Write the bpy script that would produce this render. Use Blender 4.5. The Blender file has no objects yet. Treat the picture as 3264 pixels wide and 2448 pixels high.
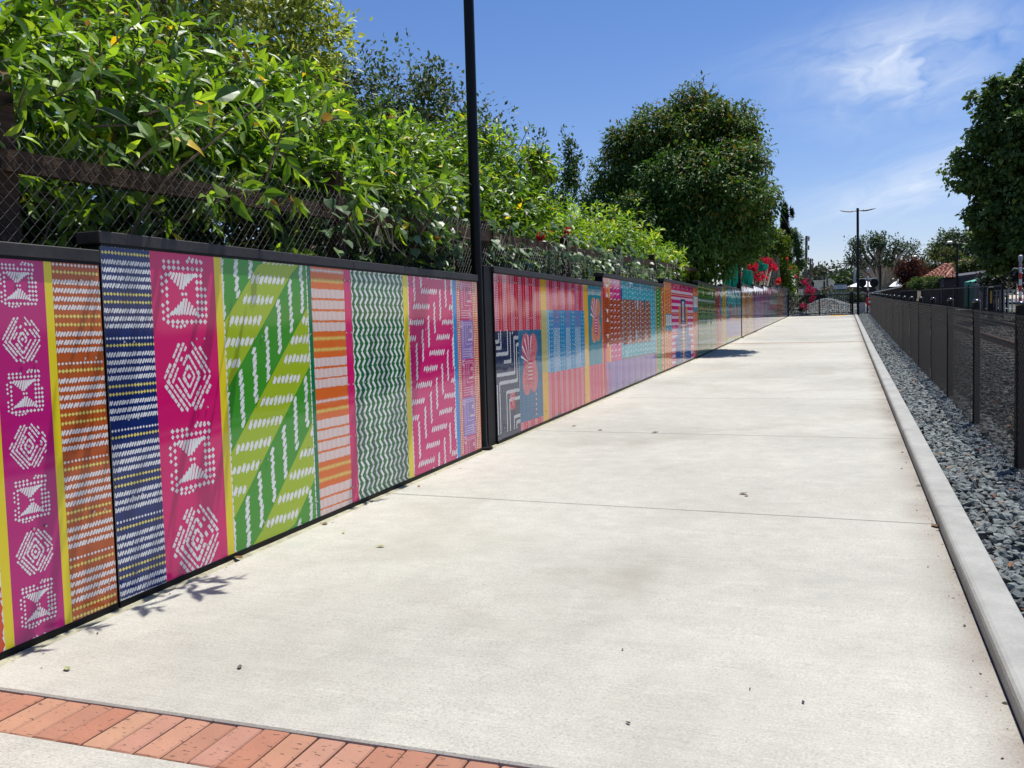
import bpy, math, random
import numpy as np
from mathutils import Matrix, Vector
R = math.radians
rnd = random.Random(7)
rng = np.random.default_rng(11)
scene = bpy.context.scene
col = scene.collection

# ---------------------------------------------------------------- camera
CP, CR, CY = R(3.6037), R(-1.6159), R(20.4455)
EYE = 1.2
FPX = 2855.8
def cam_basis():
    f = Vector((-math.sin(CY)*math.cos(CP), math.cos(CY)*math.cos(CP), -math.sin(CP)))
    r0 = Vector((math.cos(CY), math.sin(CY), 0)); u0 = r0.cross(f)
    r = r0*math.cos(CR) + u0*math.sin(CR)
    return r, r.cross(f), f
_r, _u, _f = cam_basis()
cd = bpy.data.cameras.new('camera'); cam = bpy.data.objects.new('camera', cd); col.objects.link(cam)
cam.matrix_world = Matrix(((_r.x, _u.x, -_f.x, 0), (_r.y, _u.y, -_f.y, 0), (_r.z, _u.z, -_f.z, EYE), (0, 0, 0, 1)))
cd.sensor_width = 36; cd.lens = 36*FPX/3264; cd.clip_start = .05; cd.clip_end = 3000
scene.camera = cam
def ray(px, py):
    return _f + _r*((px-1632)/FPX) + _u*((1224-py)/FPX)
def at(px, py, Y):            # world point seen at photo pixel px,py and lying at distance Y along the path
    d = ray(px, py); t = Y/d.y
    return Vector((d.x*t, Y, EYE+d.z*t))
def atX(px, py, X):
    d = ray(px, py); t = X/d.x
    return Vector((X, d.y*t, EYE+d.z*t))
def gz(y):                    # height of the rising ground along the path
    if y <= 20: return .0254*y
    if y <= 50: return .508 + .0285*(y-20)
    if y <= 68: return 1.363 + .045*(y-50)
    return 2.173 + .004*(min(y, 300)-68)

# ---------------------------------------------------------------- sky, sun, exposure
SUN = Vector((.15, .32, 1)).normalized()
el = math.asin(SUN.z); az = math.atan2(SUN.x, SUN.y)
w = bpy.data.worlds.new('World'); scene.world = w; w.use_nodes = True
nt = w.node_tree; nt.nodes.clear()
def N(nt, t, **k):
    n = nt.nodes.new(t)
    for a, b in k.items():
        if a == 'inp':
            for i, v in b.items(): n.inputs[i].default_value = v
        else: setattr(n, a, b)
    return n
def mathn(nt, op, a, b=None, c=None, clamp=False):
    n = nt.nodes.new('ShaderNodeMath'); n.operation = op; n.use_clamp = clamp
    for i, v in enumerate((a, b, c)):
        if v is None: continue
        if isinstance(v, (int, float)): n.inputs[i].default_value = v
        else: nt.links.new(v, n.inputs[i])
    return n.outputs[0]
sky = N(nt, 'ShaderNodeTexSky'); sky.sky_type = 'NISHITA'; sky.sun_disc = False
sky.sun_elevation = el; sky.sun_rotation = az; sky.air_density = 1.0; sky.dust_density = .25; sky.ozone_density = 2.2; sky.altitude = 10
hs = N(nt, 'ShaderNodeHueSaturation'); hs.inputs['Saturation'].default_value = 1.24; hs.inputs['Value'].default_value = 1.0
tint = N(nt, 'ShaderNodeMixRGB', blend_type='MULTIPLY'); tint.inputs[0].default_value = 1; tint.inputs[2].default_value = (1.12, 1.0, 1.16, 1)
nt.links.new(sky.outputs[0], hs.inputs['Color']); nt.links.new(hs.outputs[0], tint.inputs[1])
tc = N(nt, 'ShaderNodeTexCoord')
geo_dir = tc.outputs['Generated']
def cloud_patch(px, py, rx, ry, seed, rot):
    """soft wisp: noise stretched along the wind, gathered round one direction of the sky"""
    d = ray(px, py).normalized()
    e1 = Vector((0, 0, 1)).cross(d).normalized(); e2 = d.cross(e1)
    a = math.cos(rot); b = math.sin(rot)
    h = -e1*a + e2*b; v = e1*b + e2*a
    def dot(vec):
        n = nt.nodes.new('ShaderNodeVectorMath'); n.operation = 'DOT_PRODUCT'
        nt.links.new(geo_dir, n.inputs[0]); n.inputs[1].default_value = vec; return n.outputs['Value']
    uu = mathn(nt, 'DIVIDE', dot(h), rx); vv = mathn(nt, 'DIVIDE', dot(v), ry)
    comb = nt.nodes.new('ShaderNodeCombineXYZ'); nt.links.new(uu, comb.inputs[0]); nt.links.new(vv, comb.inputs[1]); comb.inputs[2].default_value = seed
    warp = N(nt, 'ShaderNodeTexNoise', inp={'Scale': 1.1, 'Detail': 3.0}); nt.links.new(comb.outputs[0], warp.inputs['Vector'])
    mv = nt.nodes.new('ShaderNodeVectorMath'); mv.operation = 'MULTIPLY_ADD'; nt.links.new(warp.outputs['Color'], mv.inputs[0]); mv.inputs[1].default_value = (1.6, 1.6, 0); nt.links.new(comb.outputs[0], mv.inputs[2])
    no = N(nt, 'ShaderNodeTexNoise', inp={'Scale': 1.5, 'Detail': 6.0, 'Roughness': .55, 'Distortion': .6}); nt.links.new(mv.outputs[0], no.inputs['Vector'])
    q = mathn(nt, 'ADD', mathn(nt, 'MULTIPLY', uu, uu), mathn(nt, 'MULTIPLY', vv, vv))
    fall = mathn(nt, 'POWER', 2.718, mathn(nt, 'MULTIPLY', q, -1.1))
    front = mathn(nt, 'GREATER_THAN', dot(d), 0)
    m = mathn(nt, 'MULTIPLY', mathn(nt, 'SUBTRACT', mathn(nt, 'MULTIPLY', no.outputs['Fac'], 2.1), .55, clamp=True), mathn(nt, 'MULTIPLY', fall, front))
    return m
c1 = cloud_patch(2890, 200, .085, .045, 3.1, R(8))
c2 = cloud_patch(2960, 575, .11, .028, 7.7, R(14))
c3 = cloud_patch(2560, 150, .10, .018, 1.7, R(10))
csum = mathn(nt, 'ADD', mathn(nt, 'MULTIPLY', c1, 1.0), mathn(nt, 'ADD', mathn(nt, 'MULTIPLY', c2, .8), mathn(nt, 'MULTIPLY', c3, .18)), clamp=True)
mx = N(nt, 'ShaderNodeMixRGB'); nt.links.new(csum, mx.inputs[0]); nt.links.new(tint.outputs[0], mx.inputs[1]); mx.inputs[2].default_value = (7.6, 8.4, 9.6, 1)
bg = N(nt, 'ShaderNodeBackground'); bg.inputs['Strength'].default_value = .09
nt.links.new(mx.outputs[0], bg.inputs['Color'])
wo = N(nt, 'ShaderNodeOutputWorld'); nt.links.new(bg.outputs[0], wo.inputs['Surface'])
sl = bpy.data.lights.new('sun', 'SUN'); sl.energy = 4.8; sl.angle = R(.53); sl.color = (1.0, .97, .91)
so = bpy.data.objects.new('sun', sl); col.objects.link(so); so.rotation_euler = SUN.to_track_quat('Z', 'Y').to_euler(); so.location = (3, 8, 25)
vs = scene.view_settings; scene.display_settings.display_device = 'sRGB'
vs.view_transform = 'Standard'; vs.look = 'None'; vs.exposure = 0.26; vs.gamma = 1; vs.use_curve_mapping = False
scene.render.engine = 'CYCLES'
cy = scene.cycles; cy.max_bounces = 7; cy.diffuse_bounces = 4; cy.glossy_bounces = 4; cy.transmission_bounces = 4; cy.use_denoising = True; cy.blur_glossy = .3; cy.sample_clamp_indirect = 8

# ---------------------------------------------------------------- helpers
class MB:
    def __init__(s): s.v = []; s.f = []; s.m = []; s.c = []
    def face(s, pts, mat=0, c=(1, 1, 1)):
        i = len(s.v); s.v += [tuple(p) for p in pts]; s.f.append(tuple(range(i, i+len(pts)))); s.m.append(mat); s.c.append(c)
    def box(s, a, b, mat=0, c=(1, 1, 1), bev=0, rot=None, org=None):
        """axis box a..b with optional chamfer on its upright and top edges"""
        (x0, y0, z0), (x1, y1, z1) = a, b
        i = len(s.v)
        if bev:
            e = bev
            ring = lambda o, z: [(x0+o, y0+o+e, z), (x0+o+e, y0+o, z), (x1-o-e, y0+o, z), (x1-o, y0+o+e, z), (x1-o, y1-o-e, z), (x1-o-e, y1-o, z), (x0+o+e, y1-o, z), (x0+o, y1-o-e, z)]
            vs_ = ring(0, z0) + ring(0, z1-e) + ring(e, z1)
            fs = [tuple(range(7, -1, -1)), tuple(range(16, 24))]
            for l in (0, 8):
                for k in range(8): fs.append((l+k, l+(k+1) % 8, l+8+(k+1) % 8, l+8+k))
        else:
            vs_ = [(x0, y0, z0), (x1, y0, z0), (x1, y1, z0), (x0, y1, z0), (x0, y0, z1), (x1, y0, z1), (x1, y1, z1), (x0, y1, z1)]
            fs = [(3, 2, 1, 0), (4, 5, 6, 7), (0, 1, 5, 4), (1, 2, 6, 5), (2, 3, 7, 6), (3, 0, 4, 7)]
        if rot is not None:
            o = Vector(org if org else (0, 0, 0)); vs_ = [tuple(rot @ (Vector(p)-o) + o) for p in vs_]
        s.v += vs_; s.f += [tuple(i+k for k in f) for f in fs]; s.m += [mat]*len(fs); s.c += [c]*len(fs)
    def tube(s, pts, rad, n=8, mat=0, c=(1, 1, 1), cap=True):
        pts = [Vector(p) for p in pts]
        if not hasattr(rad, '__len__'): rad = [rad]*len(pts)
        i = len(s.v); prev = None
        for k, p in enumerate(pts):
            d = (pts[min(k+1, len(pts)-1)]-pts[max(k-1, 0)]).normalized()
            if prev is None:
                prev = d.orthogonal().normalized()
            x = (prev - d*prev.dot(d)).normalized(); prev = x; y = d.cross(x)
            for j in range(n):
                a = 2*math.pi*j/n; s.v.append(tuple(p + (x*math.cos(a)+y*math.sin(a))*rad[k]))
        for k in range(len(pts)-1):
            for j in range(n):
                a = i+k*n+j; b = i+k*n+(j+1) % n
                s.f.append((a, b, b+n, a+n)); s.m.append(mat); s.c.append(c)
        if cap:
            s.f.append(tuple(i+n-1-j for j in range(n))); s.f.append(tuple(i+(len(pts)-1)*n+j for j in range(n))); s.m += [mat]*2; s.c += [c]*2
    def lathe(s, prof, org, n=16, mat=0, c=(1, 1, 1), rot=None):
        i = len(s.v); o = Vector(org)
        for r, z in prof:
            for j in range(n):
                a = 2*math.pi*j/n; p = Vector((r*math.cos(a), r*math.sin(a), z))
                if rot is not None: p = rot @ p
                s.v.append(tuple(o+p))
        for k in range(len(prof)-1):
            for j in range(n):
                a = i+k*n+j; b = i+k*n+(j+1) % n
                s.f.append((a, b, b+n, a+n)); s.m.append(mat); s.c.append(c)
        s.f.append(tuple(i+n-1-j for j in range(n))); s.f.append(tuple(i+(len(prof)-1)*n+j for j in range(n))); s.m += [mat]*2; s.c += [c]*2
    def mesh(s, name, mats, colors=False, smooth=False):
        me = bpy.data.meshes.new(name); me.from_pydata(s.v, [], s.f)
        for m in (mats if isinstance(mats, (list, tuple)) else [mats]): me.materials.append(m)
        me.polygons.foreach_set('material_index', s.m)
        if colors:
            a = me.attributes.new('Col', 'FLOAT_COLOR', 'FACE')
            arr = np.ones((len(s.f), 4), 'f'); arr[:, :3] = np.array([c[:3] for c in s.c]); a.data.foreach_set('color', arr.ravel())
        if smooth: me.polygons.foreach_set('use_smooth', [True]*len(s.f))
        me.update(); return me
    def build(s, name, mats, parent=None, colors=False, smooth=False, loc=None):
        return link(name, s.mesh(name, mats, colors, smooth), parent, loc)
def link(name, me, parent=None, loc=None):
    o = bpy.data.objects.new(name, me); col.objects.link(o)
    if loc is not None: o.location = loc
    if parent is not None:
        o.parent = parent
        if loc is None: o.matrix_parent_inverse = Matrix.Translation(-parent.matrix_basis.translation) if parent.parent is None else Matrix.Identity(4)
    return o
def tag(o, label=None, cat=None, group=None, kind=None):
    if label: o['label'] = label
    if cat: o['category'] = cat
    if group: o['group'] = group
    if kind: o['kind'] = kind
    return o
def thing(name, label, cat, group=None, loc=(0, 0, 0)):
    o = bpy.data.objects.new(name, None); col.objects.link(o); o.empty_display_size = .1; o.location = loc
    return tag(o, label, cat, group)
def copy_tree(o, parent=None):
    c = o.copy(); col.objects.link(c)
    if parent is not None: c.parent = parent
    for ch in list(o.children): copy_tree(ch, c)
    return c

# ---------------------------------------------------------------- materials
def mat(name, color=(.5, .5, .5), rough=.6, metal=0, spec=.5, noise=None, bump=None, attr=False, coat=0, rnd_obj=0, scale_xyz=None, space='Object', extra=None):
    """principled; noise=(scale, amount[, detail]) varies the colour, bump=(scale, strength, distance)"""
    m = bpy.data.materials.new(name); m.use_nodes = True; t = m.node_tree; b = t.nodes['Principled BSDF']
    b.inputs['Roughness'].default_value = rough; b.inputs['Metallic'].default_value = metal; b.inputs['Specular IOR Level'].default_value = spec
    b.inputs['Coat Weight'].default_value = coat
    tcn = t.nodes.new('ShaderNodeTexCoord'); src = tcn.outputs[space]
    if space == 'World':
        pass
    if scale_xyz:
        mp = t.nodes.new('ShaderNodeMapping'); mp.inputs['Scale'].default_value = scale_xyz; t.links.new(src, mp.inputs['Vector']); src = mp.outputs[0]
    if attr:
        at_ = t.nodes.new('ShaderNodeAttribute'); at_.attribute_name = 'Col'; c = at_.outputs['Color']
    else:
        rgb = t.nodes.new('ShaderNodeRGB'); rgb.outputs[0].default_value = (*color, 1); c = rgb.outputs[0]
    if noise:
        for nn in (noise if isinstance(noise, list) else [noise]):
            n = t.nodes.new('ShaderNodeTexNoise'); n.inputs['Scale'].default_value = nn[0]; n.inputs['Detail'].default_value = nn[2] if len(nn) > 2 else 5; t.links.new(src, n.inputs['Vector'])
            mr = t.nodes.new('ShaderNodeMapRange'); mr.inputs[1].default_value = .3; mr.inputs[2].default_value = .7; mr.inputs[3].default_value = 1-nn[1]; mr.inputs[4].default_value = 1+nn[1]
            t.links.new(n.outputs['Fac'], mr.inputs[0])
            mm = t.nodes.new('ShaderNodeVectorMath'); mm.operation = 'SCALE'; t.links.new(c, mm.inputs[0]); t.links.new(mr.outputs[0], mm.inputs['Scale']); c = mm.outputs[0]
    if rnd_obj:
        oi = t.nodes.new('ShaderNodeObjectInfo'); mr = t.nodes.new('ShaderNodeMapRange'); mr.inputs[3].default_value = 1-rnd_obj; mr.inputs[4].default_value = 1+rnd_obj
        t.links.new(oi.outputs['Random'], mr.inputs[0]); mm = t.nodes.new('ShaderNodeVectorMath'); mm.operation = 'SCALE'; t.links.new(c, mm.inputs[0]); t.links.new(mr.outputs[0], mm.inputs['Scale']); c = mm.outputs[0]
    if extra: c = extra(t, c, src, b)
    t.links.new(c, b.inputs['Base Color'])
    if bump:
        n = t.nodes.new('ShaderNodeTexNoise'); n.inputs['Scale'].default_value = bump[0]; n.inputs['Detail'].default_value = 6; t.links.new(src, n.inputs['Vector'])
        bp = t.nodes.new('ShaderNodeBump'); bp.inputs['Strength'].default_value = bump[1]; bp.inputs['Distance'].default_value = bump[2]; t.links.new(n.outputs['Fac'], bp.inputs['Height']); t.links.new(bp.outputs[0], b.inputs['Normal'])
    return m
def leaf_mat(name, rough=.42, trans=.38, tcol=(1.5, 1.45, .5), spec=.45):
    m = bpy.data.materials.new(name); m.use_nodes = True; t = m.node_tree; b = t.nodes['Principled BSDF']; out = t.nodes['Material Output']
    a = t.nodes.new('ShaderNodeAttribute'); a.attribute_name = 'Col'
    b.inputs['Roughness'].default_value = rough; b.inputs['Specular IOR Level'].default_value = spec
    t.links.new(a.outputs['Color'], b.inputs['Base Color'])
    tr = t.nodes.new('ShaderNodeBsdfTranslucent'); vm = t.nodes.new('ShaderNodeVectorMath'); vm.operation = 'MULTIPLY'; vm.inputs[1].default_value = tcol
    t.links.new(a.outputs['Color'], vm.inputs[0]); t.links.new(vm.outputs[0], tr.inputs['Color'])
    mx = t.nodes.new('ShaderNodeMixShader'); mx.inputs[0].default_value = trans; t.links.new(b.outputs[0], mx.inputs[1]); t.links.new(tr.outputs[0], mx.inputs[2]); t.links.new(mx.outputs[0], out.inputs['Surface'])
    return m
M = {}
def concrete_extra(t, c, src, b):
    # broom marks across the path, pores and drifting stains
    mp = t.nodes.new('ShaderNodeMapping'); mp.inputs['Scale'].default_value = (2.2, 120, 1); t.links.new(src, mp.inputs['Vector'])
    n = t.nodes.new('ShaderNodeTexNoise'); n.inputs['Scale'].default_value = 1.6; n.inputs['Detail'].default_value = 7; n.inputs['Roughness'].default_value = .7; t.links.new(mp.outputs[0], n.inputs['Vector'])
    mr = t.nodes.new('ShaderNodeMapRange'); mr.inputs[1].default_value = .3; mr.inputs[2].default_value = .72; mr.inputs[3].default_value = 1.09; mr.inputs[4].default_value = .86; t.links.new(n.outputs['Fac'], mr.inputs[0])
    mm = t.nodes.new('ShaderNodeVectorMath'); mm.operation = 'SCALE'; t.links.new(c, mm.inputs[0]); t.links.new(mr.outputs[0], mm.inputs['Scale'])
    # dark pores
    mp2 = t.nodes.new('ShaderNodeMapping'); mp2.inputs['Scale'].default_value = (55, 130, 1); t.links.new(src, mp2.inputs['Vector'])
    p = t.nodes.new('ShaderNodeTexNoise'); p.inputs['Scale'].default_value = 1.3; p.inputs['Detail'].default_value = 3; t.links.new(mp2.outputs[0], p.inputs['Vector'])
    dn = t.nodes.new('ShaderNodeTexNoise'); dn.inputs['Scale'].default_value = 1.1; dn.inputs['Detail'].default_value = 3; t.links.new(src, dn.inputs['Vector'])
    th = mathn(t, 'ADD', mathn(t, 'MULTIPLY', dn.outputs['Fac'], -.30), .775)
    hit = mathn(t, 'MULTIPLY', mathn(t, 'SUBTRACT', p.outputs['Fac'], th), 14, clamp=True)
    mx = t.nodes.new('ShaderNodeMixRGB'); t.links.new(mathn(t, 'MULTIPLY', hit, .55), mx.inputs[0]); t.links.new(mm.outputs[0], mx.inputs[1]); mx.inputs[2].default_value = (.2, .19, .165, 1)
    # grime gathered against the kerb and a pale laitance along the wall
    sx = t.nodes.new('ShaderNodeSeparateXYZ'); t.links.new(src, sx.inputs[0])
    gn = t.nodes.new('ShaderNodeTexNoise'); gn.inputs['Scale'].default_value = 3.5; gn.inputs['Detail'].default_value = 6; t.links.new(src, gn.inputs['Vector'])
    edge = mathn(t, 'ADD', sx.outputs[0], mathn(t, 'MULTIPLY', gn.outputs['Fac'], .36))
    g = mathn(t, 'MULTIPLY', mathn(t, 'SUBTRACT', edge, .43), 5.0, clamp=True)
    g2 = mathn(t, 'MULTIPLY', mathn(t, 'POWER', g, 1.5), .72)
    mx2 = t.nodes.new('ShaderNodeMixRGB'); t.links.new(g2, mx2.inputs[0]); t.links.new(mx.outputs[0], mx2.inputs[1]); mx2.inputs[2].default_value = (.20, .165, .14, 1)
    # fine sandy grain and blotches a hand across
    gr = t.nodes.new('ShaderNodeTexNoise'); gr.inputs['Scale'].default_value = 140; gr.inputs['Detail'].default_value = 3; t.links.new(src, gr.inputs['Vector'])
    bl_ = t.nodes.new('ShaderNodeTexNoise'); bl_.inputs['Scale'].default_value = 7; bl_.inputs['Detail'].default_value = 7; bl_.inputs['Roughness'].default_value = .65; t.links.new(src, bl_.inputs['Vector'])
    gsum = mathn(t, 'ADD', mathn(t, 'MULTIPLY', mathn(t, 'SUBTRACT', gr.outputs['Fac'], .5), .75), mathn(t, 'MULTIPLY', mathn(t, 'SUBTRACT', bl_.outputs['Fac'], .5), .42))
    gm_ = t.nodes.new('ShaderNodeVectorMath'); gm_.operation = 'SCALE'; t.links.new(mx2.outputs[0], gm_.inputs[0]); t.links.new(mathn(t, 'ADD', gsum, 1.0), gm_.inputs['Scale'])
    # a few rusty or damp stains with their own outlines
    sn = t.nodes.new('ShaderNodeTexNoise'); sn.inputs['Scale'].default_value = .8; sn.inputs['Detail'].default_value = 8; sn.inputs['Distortion'].default_value = .8; t.links.new(src, sn.inputs['Vector'])
    st_ = t.nodes.new('ShaderNodeMixRGB'); t.links.new(mathn(t, 'MULTIPLY', mathn(t, 'SUBTRACT', sn.outputs['Fac'], .53, clamp=True), 2.2, clamp=True), st_.inputs[0]); t.links.new(gm_.outputs[0], st_.inputs[1]); st_.inputs[2].default_value = (.30, .27, .21, 1); mx2 = st_
    # broad tone drift
    bn = t.nodes.new('ShaderNodeTexNoise'); bn.inputs['Scale'].default_value = .55; bn.inputs['Detail'].default_value = 4; t.links.new(src, bn.inputs['Vector'])
    cr = t.nodes.new('ShaderNodeMapRange'); cr.inputs[1].default_value = .35; cr.inputs[2].default_value = .65; cr.inputs[3].default_value = .88; cr.inputs[4].default_value = 1.08; t.links.new(bn.outputs['Fac'], cr.inputs[0])
    m3 = t.nodes.new('ShaderNodeVectorMath'); m3.operation = 'SCALE'; t.links.new(mx2.outputs[0], m3.inputs[0]); t.links.new(cr.outputs[0], m3.inputs['Scale'])
    bp = t.nodes.new('ShaderNodeBump'); bp.inputs['Strength'].default_value = .25; bp.inputs['Distance'].default_value = .004; t.links.new(n.outputs['Fac'], bp.inputs['Height']); t.links.new(bp.outputs[0], b.inputs['Normal'])
    return m3.outputs[0]
M['concrete'] = mat('concrete', (.445, .428, .368), .8, spec=.25, extra=concrete_extra)
M['kerb'] = mat('kerb_concrete', (.335, .33, .30), .8, spec=.25, noise=[(2.5, .1), (9, .1), (90, .06, 2)], bump=(120, .3, .003))
M['mortar'] = mat('mortar', (.34, .32, .22), .9, noise=[(14, .25), (90, .15)], bump=(60, .7, .01))
def brick_extra(t, c, src, b):
    oi = t.nodes.new('ShaderNodeObjectInfo'); cr = t.nodes.new('ShaderNodeValToRGB'); e = cr.color_ramp
    e.elements[0].position = 0; e.elements[0].color = (.33, .155, .095, 1); e.elements[1].position = 1; e.elements[1].color = (.42, .215, .125, 1)
    for p_, q_ in ((.25, (.35, .145, .085, 1)), (.5, (.40, .215, .13, 1)), (.75, (.37, .18, .125, 1))):
        k = e.elements.new(p_); k.color = q_
    t.links.new(oi.outputs['Random'], cr.inputs[0])
    n = t.nodes.new('ShaderNodeTexNoise'); n.inputs['Scale'].default_value = 9; n.inputs['Detail'].default_value = 6; t.links.new(src, n.inputs['Vector'])
    mr = t.nodes.new('ShaderNodeMapRange'); mr.inputs[3].default_value = .8; mr.inputs[4].default_value = 1.2; t.links.new(n.outputs['Fac'], mr.inputs[0])
    mm = t.nodes.new('ShaderNodeVectorMath'); mm.operation = 'SCALE'; t.links.new(cr.outputs[0], mm.inputs[0]); t.links.new(mr.outputs[0], mm.inputs['Scale'])
    ad = t.nodes.new('ShaderNodeVectorMath'); ad.operation = 'ADD'; t.links.new(src, ad.inputs[0]); t.links.new(oi.outputs['Location'], ad.inputs[1])
    mp = t.nodes.new('ShaderNodeMapping'); mp.inputs['Scale'].default_value = (38, 110, 60); t.links.new(ad.outputs[0], mp.inputs['Vector'])
    p = t.nodes.new('ShaderNodeTexNoise'); p.inputs['Scale'].default_value = 1; p.inputs['Detail'].default_value = 2; t.links.new(mp.outputs[0], p.inputs['Vector'])
    hit = mathn(t, 'MULTIPLY', mathn(t, 'SUBTRACT', p.outputs['Fac'], .635), 20, clamp=True)
    mx = t.nodes.new('ShaderNodeMixRGB'); t.links.new(mathn(t, 'MULTIPLY', hit, .8), mx.inputs[0]); t.links.new(mm.outputs[0], mx.inputs[1]); mx.inputs[2].default_value = (.07, .035, .025, 1)
    return mx.outputs[0]
M['brick'] = mat('brick_paver', (.4, .15, .08), .75, extra=brick_extra, bump=(70, .4, .003))
M['joint'] = mat('dark_joint', (.05, .04, .035), .95, noise=(40, .3))
M['black'] = mat('black_powdercoat', (.004, .004, .006), .42, spec=.22, noise=(30, .2), bump=(300, .05, .001))
M['blackdull'] = mat('black_timber', (.009, .008, .010), .55, spec=.2, noise=[(7, .35), (40, .2)], bump=(60, .2, .003), scale_xyz=(1, .3, 1))
M['cap'] = mat('charcoal_cap', (.032, .028, .028), .5, spec=.35, noise=[(5, .25), (35, .2)], bump=(50, .15, .002))
M['timber'] = mat('old_timber', (.055, .033, .022), .85, spec=.2, noise=[(6, .35), (30, .25)], scale_xyz=(3, .5, 6), bump=(25, .5, .006))
M['galv'] = mat('galvanised_wire', (.26, .26, .26), .6, metal=.7)
M['pvc'] = mat('black_wire', (.007, .007, .009), .55, spec=.12)
M['steel'] = mat('grey_steel', (.33, .34, .36), .45, metal=.3, noise=(9, .12))
M['capmetal'] = mat('satin_cap', (.42, .42, .42), .38, metal=1)
M['bark'] = mat('bark', (.16, .12, .09), .9, spec=.15, noise=[(12, .35), (60, .2)], scale_xyz=(1, 1, .35), bump=(30, .8, .02))
M['palebark'] = mat('pale_bark', (.36, .31, .24), .85, spec=.15, noise=[(9, .3)], bump=(30, .5, .01))
M['leaf'] = leaf_mat('leaf_broad')
M['leafdark'] = leaf_mat('leaf_dense', rough=.5, trans=.3, spec=.3, tcol=(1.4, 1.35, .5))
M['petal'] = leaf_mat('petal', rough=.6, trans=.45, tcol=(1.2, 1.0, 1.0), spec=.2)
M['soil'] = mat('soil', (.09, .07, .05), .95, noise=[(3, .3), (30, .3)], bump=(12, .8, .03))
# ================================================================ ground
WX = -2.861          # front face of the mural wall
KX = .443            # path side of the kerb
def strip_mesh(name, x0, x1, ys, m, dz=0, kind='structure', zf=gz, thick=None):
    b = MB()
    for a, c in zip(ys[:-1], ys[1:]):
        b.face([(x0, a, zf(a)+dz), (x1, a, zf(a)+dz), (x1, c, zf(c)+dz), (x0, c, zf(c)+dz)])
    o = b.build(name, m); tag(o, kind=kind); return o
def ground_extra(t, c, src, b):
    n = t.nodes.new('ShaderNodeTexNoise'); n.inputs['Scale'].default_value = .5; n.inputs['Detail'].default_value = 6; t.links.new(src, n.inputs['Vector'])
    r = t.nodes.new('ShaderNodeValToRGB'); r.color_ramp.elements[0].position = .42; r.color_ramp.elements[0].color = (.075, .07, .05, 1); r.color_ramp.elements[1].position = .58; r.color_ramp.elements[1].color = (.06, .085, .03, 1)
    t.links.new(n.outputs['Fac'], r.inputs[0]); return r.outputs[0]
M['ground'] = mat('ground_grass_soil', (.08, .08, .05), .95, extra=ground_extra, bump=(9, .8, .05))
ys = list(range(-12, 70, 2)) + [80, 100, 150, 250, 500, 1200]
b = MB()
xs = [-600, -60, -20, -8, WX-.12, 0, 1.2, 8, 20, 60, 600]
for a, c in zip(ys[:-1], ys[1:]):
    for x0, x1 in zip(xs[:-1], xs[1:]):
        b.face([(x0, a, gz(a)-.09), (x1, a, gz(a)-.09), (x1, c, gz(c)-.09), (x0, c, gz(c)-.09)])
tag(b.build('ground', M['ground']), kind='structure')

# ---- path of poured slabs between rows of brick
path = tag(bpy.data.objects.new('path', None), kind='structure'); col.objects.link(path)
SK = -.052           # the sawn joints run slightly askew
def slab(y0, y1, s0=SK, s1=SK):
    """one bay; its far and near edges carry a small arris"""
    b = MB(); L, Rr = -2.80, KX-.004; e = .006; g = .004
    yy = [y0+g] + [v for v in np.arange(math.ceil(y0+.4), y1-.3, 1.0)] + [y1-g]
    def P(x, y, dz):
        s = s0+(s1-s0)*(y-y0)/(y1-y0); yy_ = y+s*(x+1.2); return (x, yy_, gz(yy_)+dz)
    for i, (a, c) in enumerate(zip(yy[:-1], yy[1:])):
        a2 = a+e if i == 0 else a; c2 = c-e if i == len(yy)-2 else c
        b.face([P(L, a2, 0), P(Rr, a2, 0), P(Rr, c2, 0), P(L, c2, 0)])
    for a, c in ((yy[0], yy[0]+e), ):
        b.face([P(L, a, -e), P(Rr, a, -e), P(Rr, c, 0), P(L, c, 0)]); b.face([P(L, a, -.08), P(Rr, a, -.08), P(Rr, a, -e), P(L, a, -e)])
    for a, c in ((yy[-1]-e, yy[-1]), ):
        b.face([P(L, a, 0), P(Rr, a, 0), P(Rr, c, -e), P(L, c, -e)]); b.face([P(L, c, -e), P(Rr, c, -e), P(Rr, c, -.08), P(L, c, -.08)])
    b.face([P(L, yy[0], -.08), P(L, yy[0], 0), P(L, yy[-1], 0), P(L, yy[-1], -.08)])
    return b.build('slab', M['concrete'], path)
BR = [(1.905, 2.135), (23.66, 23.89), (45.3, 45.53)]
edges = [-4, -1.2, 1.905, None, 2.135, 5.11, 8.02, 10.95, 13.85, 16.72, 19.6, 23.66, None, 23.89, 26.7, 29.6, 32.5, 35.4, 38.3, 41.4, 45.3, None, 45.53, 47.9, 50.1]
BSK = {1.905: .012, 2.135: .012}
for a, c in zip(edges[:-1], edges[1:]):
    if a is None or c is None: continue
    slab(a, c, BSK.get(a, SK), BSK.get(c, SK))
bb = MB()
for a, c in zip(range(-6, 50, 2), range(-4, 52, 2)):
    bb.face([(-2.86, a, gz(a)-.035), (KX+.01, a, gz(a)-.035), (KX+.01, c, gz(c)-.035), (-2.86, c, gz(c)-.035)])
bb.build('bedding', M['joint'], path)
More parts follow.
